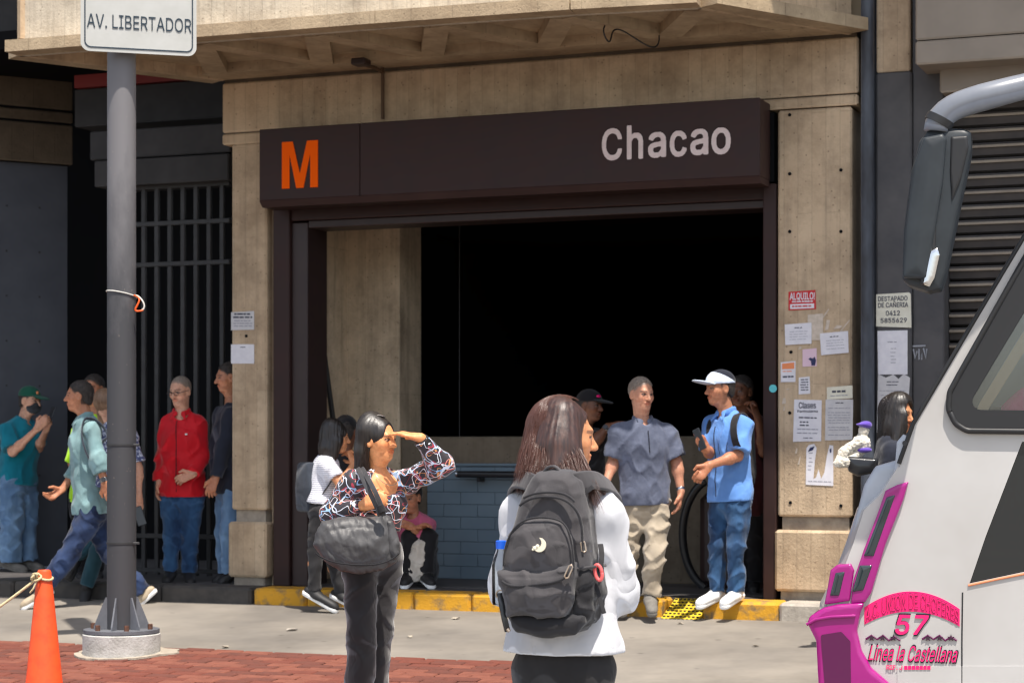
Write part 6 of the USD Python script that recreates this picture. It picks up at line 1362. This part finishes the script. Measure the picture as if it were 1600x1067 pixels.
w3 = person('brown-haired woman in patterned blouse and teal leggings behind the sign post', 16.12,
    dict(hd=(166, 632, 0), nk=(176, 664, 0), sr=(202, 678, -.13), sl=(162, 678, .13), er=(216, 732, -.14), wr=(217, 775, -.20), fr=(218, 802, -.22), el=(160, 732, .2), wl=(170, 772, .28), fl=(180, 790, .3),
         pl=(182, 790, 0), kr=(152, 862, -.06), kl=(150, 850, .10), ar=(134, 918, -.05), al=(114, 872, .02), tr=(132, 943, -.10), tl=(108, 900, .0)),
    (.62, .74, -.05), SK_FAIR, True, .95, top=dict(mat='patterned_blouse', name='blouse', sleeve=('upper', .8), loose=.02, hem=.05, fold=.012), legs=dict(mat='teal_leggings', name='leggings', loose=.004, t=.94, fold=.008), shoes=dict(mat='shoe_black'),
    hair=dict(kind='long', mat='hair_light_brown', locks=[[(164, 622, 0, .07), (163, 650, .02, .05), (162, 665, .02, .03)]]), res=.011, foldseed=29, hands=dict(r=dict(curl=.8, pn=(-.5, .6, 0), th=(0, .3, -.5))))
phone('phone in the lowered hand behind the sign post', P(218, 806, 15.86), V(.3, 0, -.9), V(.3, -.9, 0))
m7 = person('person in lime green shirt mostly hidden behind the striding man', 17.0,
    dict(hd=(146, 608, 0), nk=(150, 645, .02), sr=(128, 662, 0), sl=(172, 662, 0), er=(114, 724, .0), wr=(122, 768, -.15), fr=(130, 785, -.2), el=(170, 715, 0), wl=(165, 765, -.1), fl=(160, 785, -.1),
         pl=(140, 775, 0), kr=(128, 842, -.02), kl=(152, 842, -.02), ar=(128, 892, 0), al=(152, 892, 0), tr=(126, 903, -.12), tl=(154, 903, -.12)),
    (-.3, -.95, -.05), SK_MID, False, .95, top=dict(mat='lime', sleeve=('upper', .98), loose=.02, hem=.06), legs=dict(mat='black_cloth', loose=.01), shoes=dict(mat='shoe_black'), hair=dict(kind='short', mat='hair_dark_short'), res=.012, detail_head=.005)
w4 = person('woman in striped white tee with a dark backpack, hand at her chin', 15.1,
    dict(hd=(524, 684, 0), nk=(511, 716, .0), sr=(510, 726, -.14), sl=(512, 726, .13), er=(533, 757, -.18), wr=(553, 724, -.06), fr=(546, 703, .0), el=(530, 760, .16), wl=(550, 765, .10), fl=(562, 762, .05),
         pl=(502, 793, 0), kr=(492, 862, -.06), kl=(516, 862, .08), ar=(492, 922, -.05), al=(534, 926, .10), tr=(523, 949, -.10), tl=(560, 947, .06)),
    (.93, .20, -.05), SK_TAN, True, .92, top=dict(mat='striped_tee', name='tee', sleeve=('upper', .65), loose=.014, hem=-.03, fold=.010), legs=dict(mat='leggings', loose=.004, fold=.010, knee=.052, ankle=.04), shoes=dict(mat='shoe_black', sole='shoe_white'),
    hair=dict(kind='long', mat='hair_black', locks=[[(518, 668, -.02, .075), (512, 700, -.04, .065), (506, 732, -.04, .035)], [(525, 690, -.06, .05), (516, 725, -.08, .03)]]), hands=dict(r=dict(curl=.7, pn=(-.6, .5, 0), th=(-.3, .4, .5))), foldseed=31, hk=.96)
bq = Thing('backpack', 'small dark backpack on the woman in the striped tee', 'backpack', P(482, 800, 15.1)); BX = Plane(484, 15.1, 62.0)
q0 = BX.u(482); za, zb_ = P(0, 722, 15.1)[2], P(0, 800, 15.1)[2]
bq.part('pack_body', pillow(BX, [(q0 - .10, za), (q0 + .10, za), (q0 + .14, (za + zb_) / 2), (q0 + .12, zb_), (q0 - .12, zb_), (q0 - .14, (za + zb_) / 2)], -.06, .07, .04, .03, .01), 'pack_slate', smooth=True)
bq.part('shoulder_strap', ribbon(spline([P(492, 790, 14.98), P(506, 768, 14.95), P(520, 745, 14.93), P(520, 724, 14.98), P(505, 718, 15.02)], 20), V(.5, -.6, .4), .022, .006), 'black_cloth', smooth=True)
m8 = person('figure in black with a black hat behind the woman in the striped tee', 15.75,
    dict(hd=(541, 674, 0), nk=(541, 708, 0), sr=(518, 720, 0), sl=(564, 720, 0), er=(514, 780, 0), wr=(520, 820, -.1), fr=(525, 840, -.1), el=(568, 780, 0), wl=(562, 820, -.1), fl=(558, 840, -.1),
         pl=(541, 812, 0), kr=(531, 862, -.05), kl=(551, 862, -.05), ar=(531, 900, 0), al=(551, 900, 0), tr=(528, 912, -.1), tl=(554, 912, -.1)),
    (.3, .9, -.05), SK_DARK, False, .9, top=dict(mat='black_cloth', sleeve=('fore', .95), loose=.02, hem=.06), legs=dict(mat='black_cloth', loose=.01), shoes=dict(mat='shoe_black'), hair=dict(kind='short', mat='hair_dark_short'), res=.012, detail_head=.005)
cap(m8, m8.W['hd'], m8.A, 'black_cloth')
w5 = person('person in pink top sitting on the floor with knees drawn up', 16.1,
    dict(hd=(641, 777, 0), nk=(648, 806, .03), sl=(668, 818, -.06), sr=(628, 818, .10), el=(671, 842, -.30), wl=(642, 822, -.36), fl=(624, 816, -.36), er=(638, 846, -.2), wr=(650, 826, -.36), fr=(664, 820, -.40),
         pl=(654, 890, .08), kl=(669, 838, -.34), kr=(642, 840, -.30), al=(665, 896, -.40), ar=(640, 896, -.36), tl=(674, 912, -.52), tr=(632, 912, -.48)),
    (-.35, -.9, -.2), SK_MID, True, .92, top=dict(mat='pink', sleeve=('fore', .6), loose=.016, hem=.02), legs=dict(mat='black_cloth', loose=.012, waist=2.0), shoes=dict(mat='shoe_black', sole='shoe_white'),
    hair=dict(kind='short', mat='hair_black', thick=.014), foldseed=37)
BB = Plane(656, 15.72, 10); wb = Thing('cloth_bag', 'crumpled cream bag on the floor before the sitting person', 'bag', BB.world(V(BB.u(656), 0, .385)))
wb.part('bag', pillow(BB, [BB.uz(x, y) for x, y in ((640, 906), (642, 866), (648, 846), (654, 842), (664, 848), (669, 880), (672, 908))], -.05, .05, .03, .03, .008, fold_noise(.02, 16, 12, 3, .6)), 'bag_cream', smooth=True)
m9 = person('man in black shirt and black cap with a watch behind the man in the polo', 15.55,
    dict(hd=(922, 634, 0), nk=(914, 670, .02), sr=(893, 684, -.10), sl=(936, 684, .12), er=(890, 735, -.12), wr=(900, 780, -.15), fr=(905, 800, -.16), el=(930, 690, -.20), wl=(950, 666, -.18), fl=(968, 660, -.12),
         pl=(912, 800, 0), kr=(902, 866, -.04), kl=(924, 866, .0), ar=(902, 904, 0), al=(924, 904, .02), tr=(912, 918, -.1), tl=(934, 918, -.08)),
    (.80, -.58, -.05), SK_DARK, False, 1.0, top=dict(mat='black_cloth', sleeve=('upper', .8), loose=.02, hem=.06), legs=dict(mat='black_cloth', loose=.012), shoes=dict(mat='shoe_black'), hair=dict(kind='short', mat='hair_dark_short'), res=.012,
    hands=dict(l=dict(curl=.5, pn=(.1, .2, -1), th=(.3, -.8, .2))), extra=lambda th, W, A, T: band(th, W['wl'], W['el'], .14, .032, 'watch_metal', face=V(-.1, -.9, .5)))
cap(m9, m9.W['hd'], m9.A, 'black_cloth'); _c, _A = m9.W['hd'], m9.A
m9.part('cap_badge', SDF().ell(_c + _A[1] * .080 + _A[2] * .075 + _A[0] * .01, _A, V(.026, .012, .012), .01).mesh(.004), 'bus_pink_ink', smooth=True)
m10 = person('man in maroon shirt with a raised hand in the dark of the doorway', 15.2,
    dict(hd=(1158, 612, 0), nk=(1163, 648, .02), sr=(1138, 664, .08), sl=(1188, 664, -.04), er=(1133, 720, .1), wr=(1140, 765, .02), fr=(1142, 785, 0), el=(1194, 706, -.16), wl=(1184, 652, -.24), fl=(1174, 622, -.25),
         pl=(1166, 794, 0), kr=(1154, 862, 0), kl=(1178, 862, -.02), ar=(1154, 908, .02), al=(1178, 908, .0), tr=(1150, 922, -.1), tl=(1178, 922, -.12)),
    (-.55, -.82, -.05), SK_DARK, False, 1.0, top=dict(mat='maroon', sleeve=('upper', .8), loose=.02, hem=.06), legs=dict(mat='black_cloth', loose=.012), shoes=dict(mat='shoe_black'), hair=dict(kind='short', mat='hair_dark_short'), res=.012,
    hands=dict(l=dict(curl=.9, pn=(-.6, .5, 0), th=(-.3, .3, .5))))
w6 = person('woman with long black hair in a dark top beyond the bus nose', 12.8,
    dict(hd=(1401, 648, 0), nk=(1391, 684, 0), sr=(1392, 704, -.15), sl=(1404, 703, .14), er=(1386, 758, -.18), wr=(1412, 785, -.30), fr=(1425, 790, -.34), el=(1405, 758, .18), wl=(1420, 785, .1), fl=(1430, 790, .05),
         pl=(1392, 812, 0), kr=(1388, 920, -.08), kl=(1400, 920, .08), ar=(1386, 1005, -.08), al=(1400, 1003, .08), tr=(1412, 1024, -.1), tl=(1428, 1022, .06)),
    (.80, -.58, -.10), SK_TAN, True, .95, top=dict(mat='navy', name='top', sleeve=('upper', .9), loose=.016, arm=.02, hem=.04, fold=.01), legs=dict(mat='black_cloth', loose=.01), shoes=dict(mat='shoe_black'),
    hair=dict(kind='long', mat='hair_black', wave=.6, face=(0, .100, -.01, .062, .074, .102), locks=[[(1405, 632, .0, .085), (1396, 665, -.01, .075), (1388, 700, -.02, .045), (1384, 722, -.02, .02)], [(1412, 650, -.07, .05), (1400, 690, -.10, .035)]]), hands=dict(r=dict(curl=.5)), foldseed=41)
_a, _b = w6.W['sr'], w6.W['er']; d = nrm(_b - _a); _p = _a + (_b - _a) * .62
w6.part('sleeve_stripe', tube([_p - d * .010, _p + d * .010], [.0795, .0795], 20), 'shoe_white', smooth=True)
strands(w4, w4.W['hd'], w4.A, 1300, 'strand_black', 8, ends_for(w4, 734, 15.1, .07, V(-.03, 0, 0), jit=.03), 1.6, .0, .0026, .96)
strands(w6, w6.W['hd'], w6.A, 1500, 'strand_black', 9, ends_for(w6, 716, 12.8, .07, V(-.03, 0, 0), jit=.03), 1.6, .0, .0024)
# plush toy in a black tray
pt = Thing('plush_toy', 'white plush toy with a purple cap riding in a black tray by the bus', 'plush toy', P(1345, 735, 12.55))
s = SDF(); q = lambda x, y, d=0: P(x, y, 12.55 + d)
s.ell(q(1346, 693), np.eye(3), V(.055, .05, .058), .03); s.ell(q(1350, 672), np.eye(3), V(.032, .032, .034), .02); s.rc(q(1340, 690, -.03), q(1318, 706, -.05), .03, .026, .02); s.rc(q(1318, 706, -.05), q(1312, 722, -.06), .026, .03, .02)
s.rc(q(1340, 708), q(1325, 722, -.05), .034, .03, .02); s.rc(q(1325, 722, -.05), q(1308, 724, -.06), .026, .022, .02)
pt.part('body', s.mesh(.006, noise=fold_noise(.008, 60, 60, 3)), 'plush_white', smooth=True)
pt.part('cap', SDF().ell(q(1353, 664), np.eye(3), V(.038, .038, .026), .02).ell(q(1346, 663, -.02), np.eye(3), V(.035, .03, .008), .02).mesh(.006), 'plush_purple', smooth=True)
pt.part('scarf', SDF().ell(q(1350, 703, -.02), np.eye(3), V(.05, .04, .018), .02).mesh(.006), 'plush_purple', smooth=True)
TP = Plane(1348, 12.55, 10.0); tr_ = Thing('tray', 'black tray holding the plush toy, carried beside the bus nose', 'tray', TP.world(V(TP.u(1348), 0, TP.z(1348, 745))))
tr_.part('tray', pillow(TP, [TP.uz(x, y) for x, y in ((1322, 712), (1372, 716), (1368, 738), (1340, 744), (1326, 736))], -.10, .14, .03, .01, .008), 'phone_dark', smooth=True)
